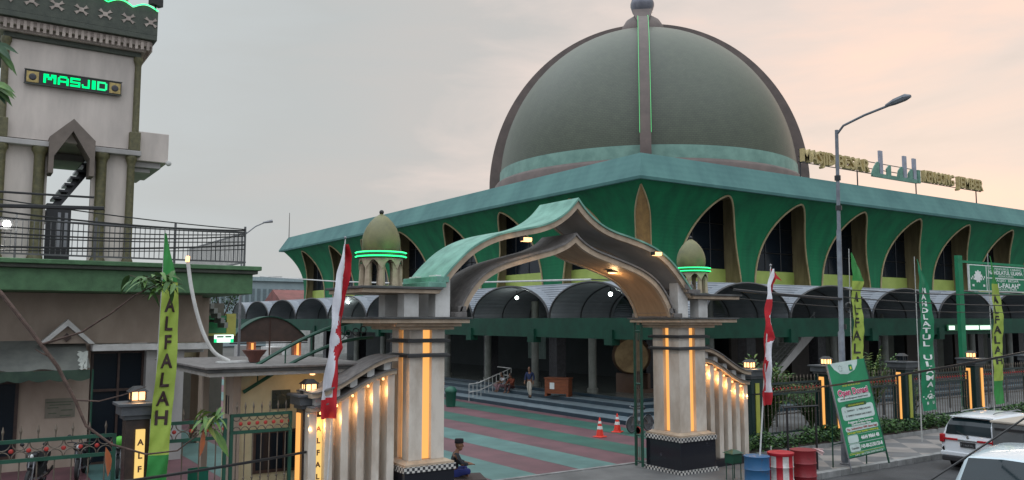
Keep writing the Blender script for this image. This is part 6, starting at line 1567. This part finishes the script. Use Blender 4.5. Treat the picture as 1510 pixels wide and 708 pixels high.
# ------------------------------------------------------------------ near tree twigs
tr_ = thing('tree_branch', 'bare brown twig with a few green and orange leaves close to the camera at left', 'branch', (.3, 8.2, 4.8))
tr_['_o'] = (0.36, 8.2, 4.83); tr_.location = (.36, 8.2, 4.83)
b = MB()
b.tube([(0.16,8.34,5.04),(0.36,8.2,4.83),(0.58,8.05,4.52),(0.78,7.91,4.22),(0.92,7.82,3.93),(1.0,7.77,3.73),(1.18,7.65,3.58),(1.42,7.49,3.5),(1.63,7.34,3.53),(1.8,7.23,3.69),(1.92,7.15,3.8)], [.019,.018,.017,.016,.014,.012,.010,.008,.006,.005,.004], 7, BARK)
b.tube([(0.67,7.99,4.4),(0.94,7.81,4.5),(1.14,7.67,4.66),(1.3,7.57,4.81),(1.48,7.44,4.92)], [.011,.009,.008,.006,.004], 6, BARK)
b.tube([(0.92,7.82,3.94),(1.08,7.72,3.93),(1.24,7.61,3.98),(1.4,7.5,4.05)], [.008,.006,.005,.003], 5, BARK); b.tube([(.72,7.95,4.3),(.66,7.96,4.33),(.62,7.98,4.36)], [.008,.005,.003], 5, BARK)
b.build('twig', parent=tr_, smooth=True)
rn = random.Random(8); b = MB()
LG = mat('leaf_bright', (.10,.20,.03), .5, (.05,.12,.02), 12); LY = mat('leaf_pale', (.22,.25,.05), .5, (.12,.17,.03), 12)
for c in ((1.32,7.55,4.95),(1.42,7.49,4.92),(1.51,7.43,4.97),(1.56,7.39,4.92),(1.47,7.45,4.88),(1.38,7.5,4.95)):
    for k in range(9):
        q = rn.uniform(0, 2*pi); c2 = (c[0]+rn.gauss(0,.05), c[1]+rn.gauss(0,.05), c[2]+rn.gauss(0,.025)); b.tube([c, c2], .002, 3, BARK)
        leaf(b, c2, (cos(q)*.9, sin(q)*.9, rn.uniform(-.4,.3)), (rn.uniform(-.7,.7),rn.uniform(-.7,.7),1), rn.uniform(.08,.18), rn.uniform(.03,.055), rn.choice([LG,LG,LEAF,LEAF,LEAF]), rn.uniform(.2,.8))
for c in ((1.8,7.23,3.80),(1.85,7.2,3.82),(1.92,7.15,3.82)):
    for k in range(8):
        q = rn.uniform(0, 2*pi); leaf(b, (c[0]+rn.gauss(0,.03), c[1], c[2]+rn.gauss(0,.03)), (cos(q), sin(q), rn.uniform(-.7,.2)), (rn.uniform(-.6,.6),rn.uniform(-.6,.6),1), rn.uniform(.08,.19), rn.uniform(.022,.045), rn.choice([LY,LG,LG]), rn.uniform(.3,1))
leaf(b, (1.14,7.67,3.56), (.1,-.1,-1), (1,.3,0), .22, .12, LEAFO, .1); leaf(b, (1.80,7.22,3.7), (-.1,0,-1), (1,.3,0), .2, .08, LEAFO, .1); leaf(b, (1.88,7.2,3.7), (.5,-.2,-.9), (.3,-1,0), .24, .07, LG, .1)
b.build('leaves', parent=tr_, fix=False)
tl = thing('tree_branch', 'dark green leaves of a near tree poking in at the upper left corner', 'branch', (.2, 8.3, 6.9)); tl['_o'] = (.2, 8.3, 6.9)
b = MB(); b.tube([(-.3,8.6,6.9),(0,8.45,6.95),(.22,8.29,6.95)], [.012,.009,.005], 5, BARK); b.tube([(-.3,8.6,6.5),(0,8.45,6.6),(.22,8.29,6.6)], [.012,.009,.005], 5, BARK); b.build('twig', parent=tl)
b = MB()
for c in ((.2,8.3,6.97),(.05,8.4,6.97),(.2,8.3,6.62),(.02,8.4,6.62)):
    for k in range(5): q = rn.uniform(-.9, .9); leaf(b, c, (cos(q)*.8, -sin(q)*.3-.3, rn.uniform(-.7,.2)), (rn.uniform(-.4,.4),-1,.6), rn.uniform(.16,.26), .07, rn.choice([LEAFD,LEAF,LG]), .4)
b.build('leaves', parent=tl, fix=False)
# drop bookkeeping
for o in bpy.data.objects:
    if '_o' in o: del o['_o']
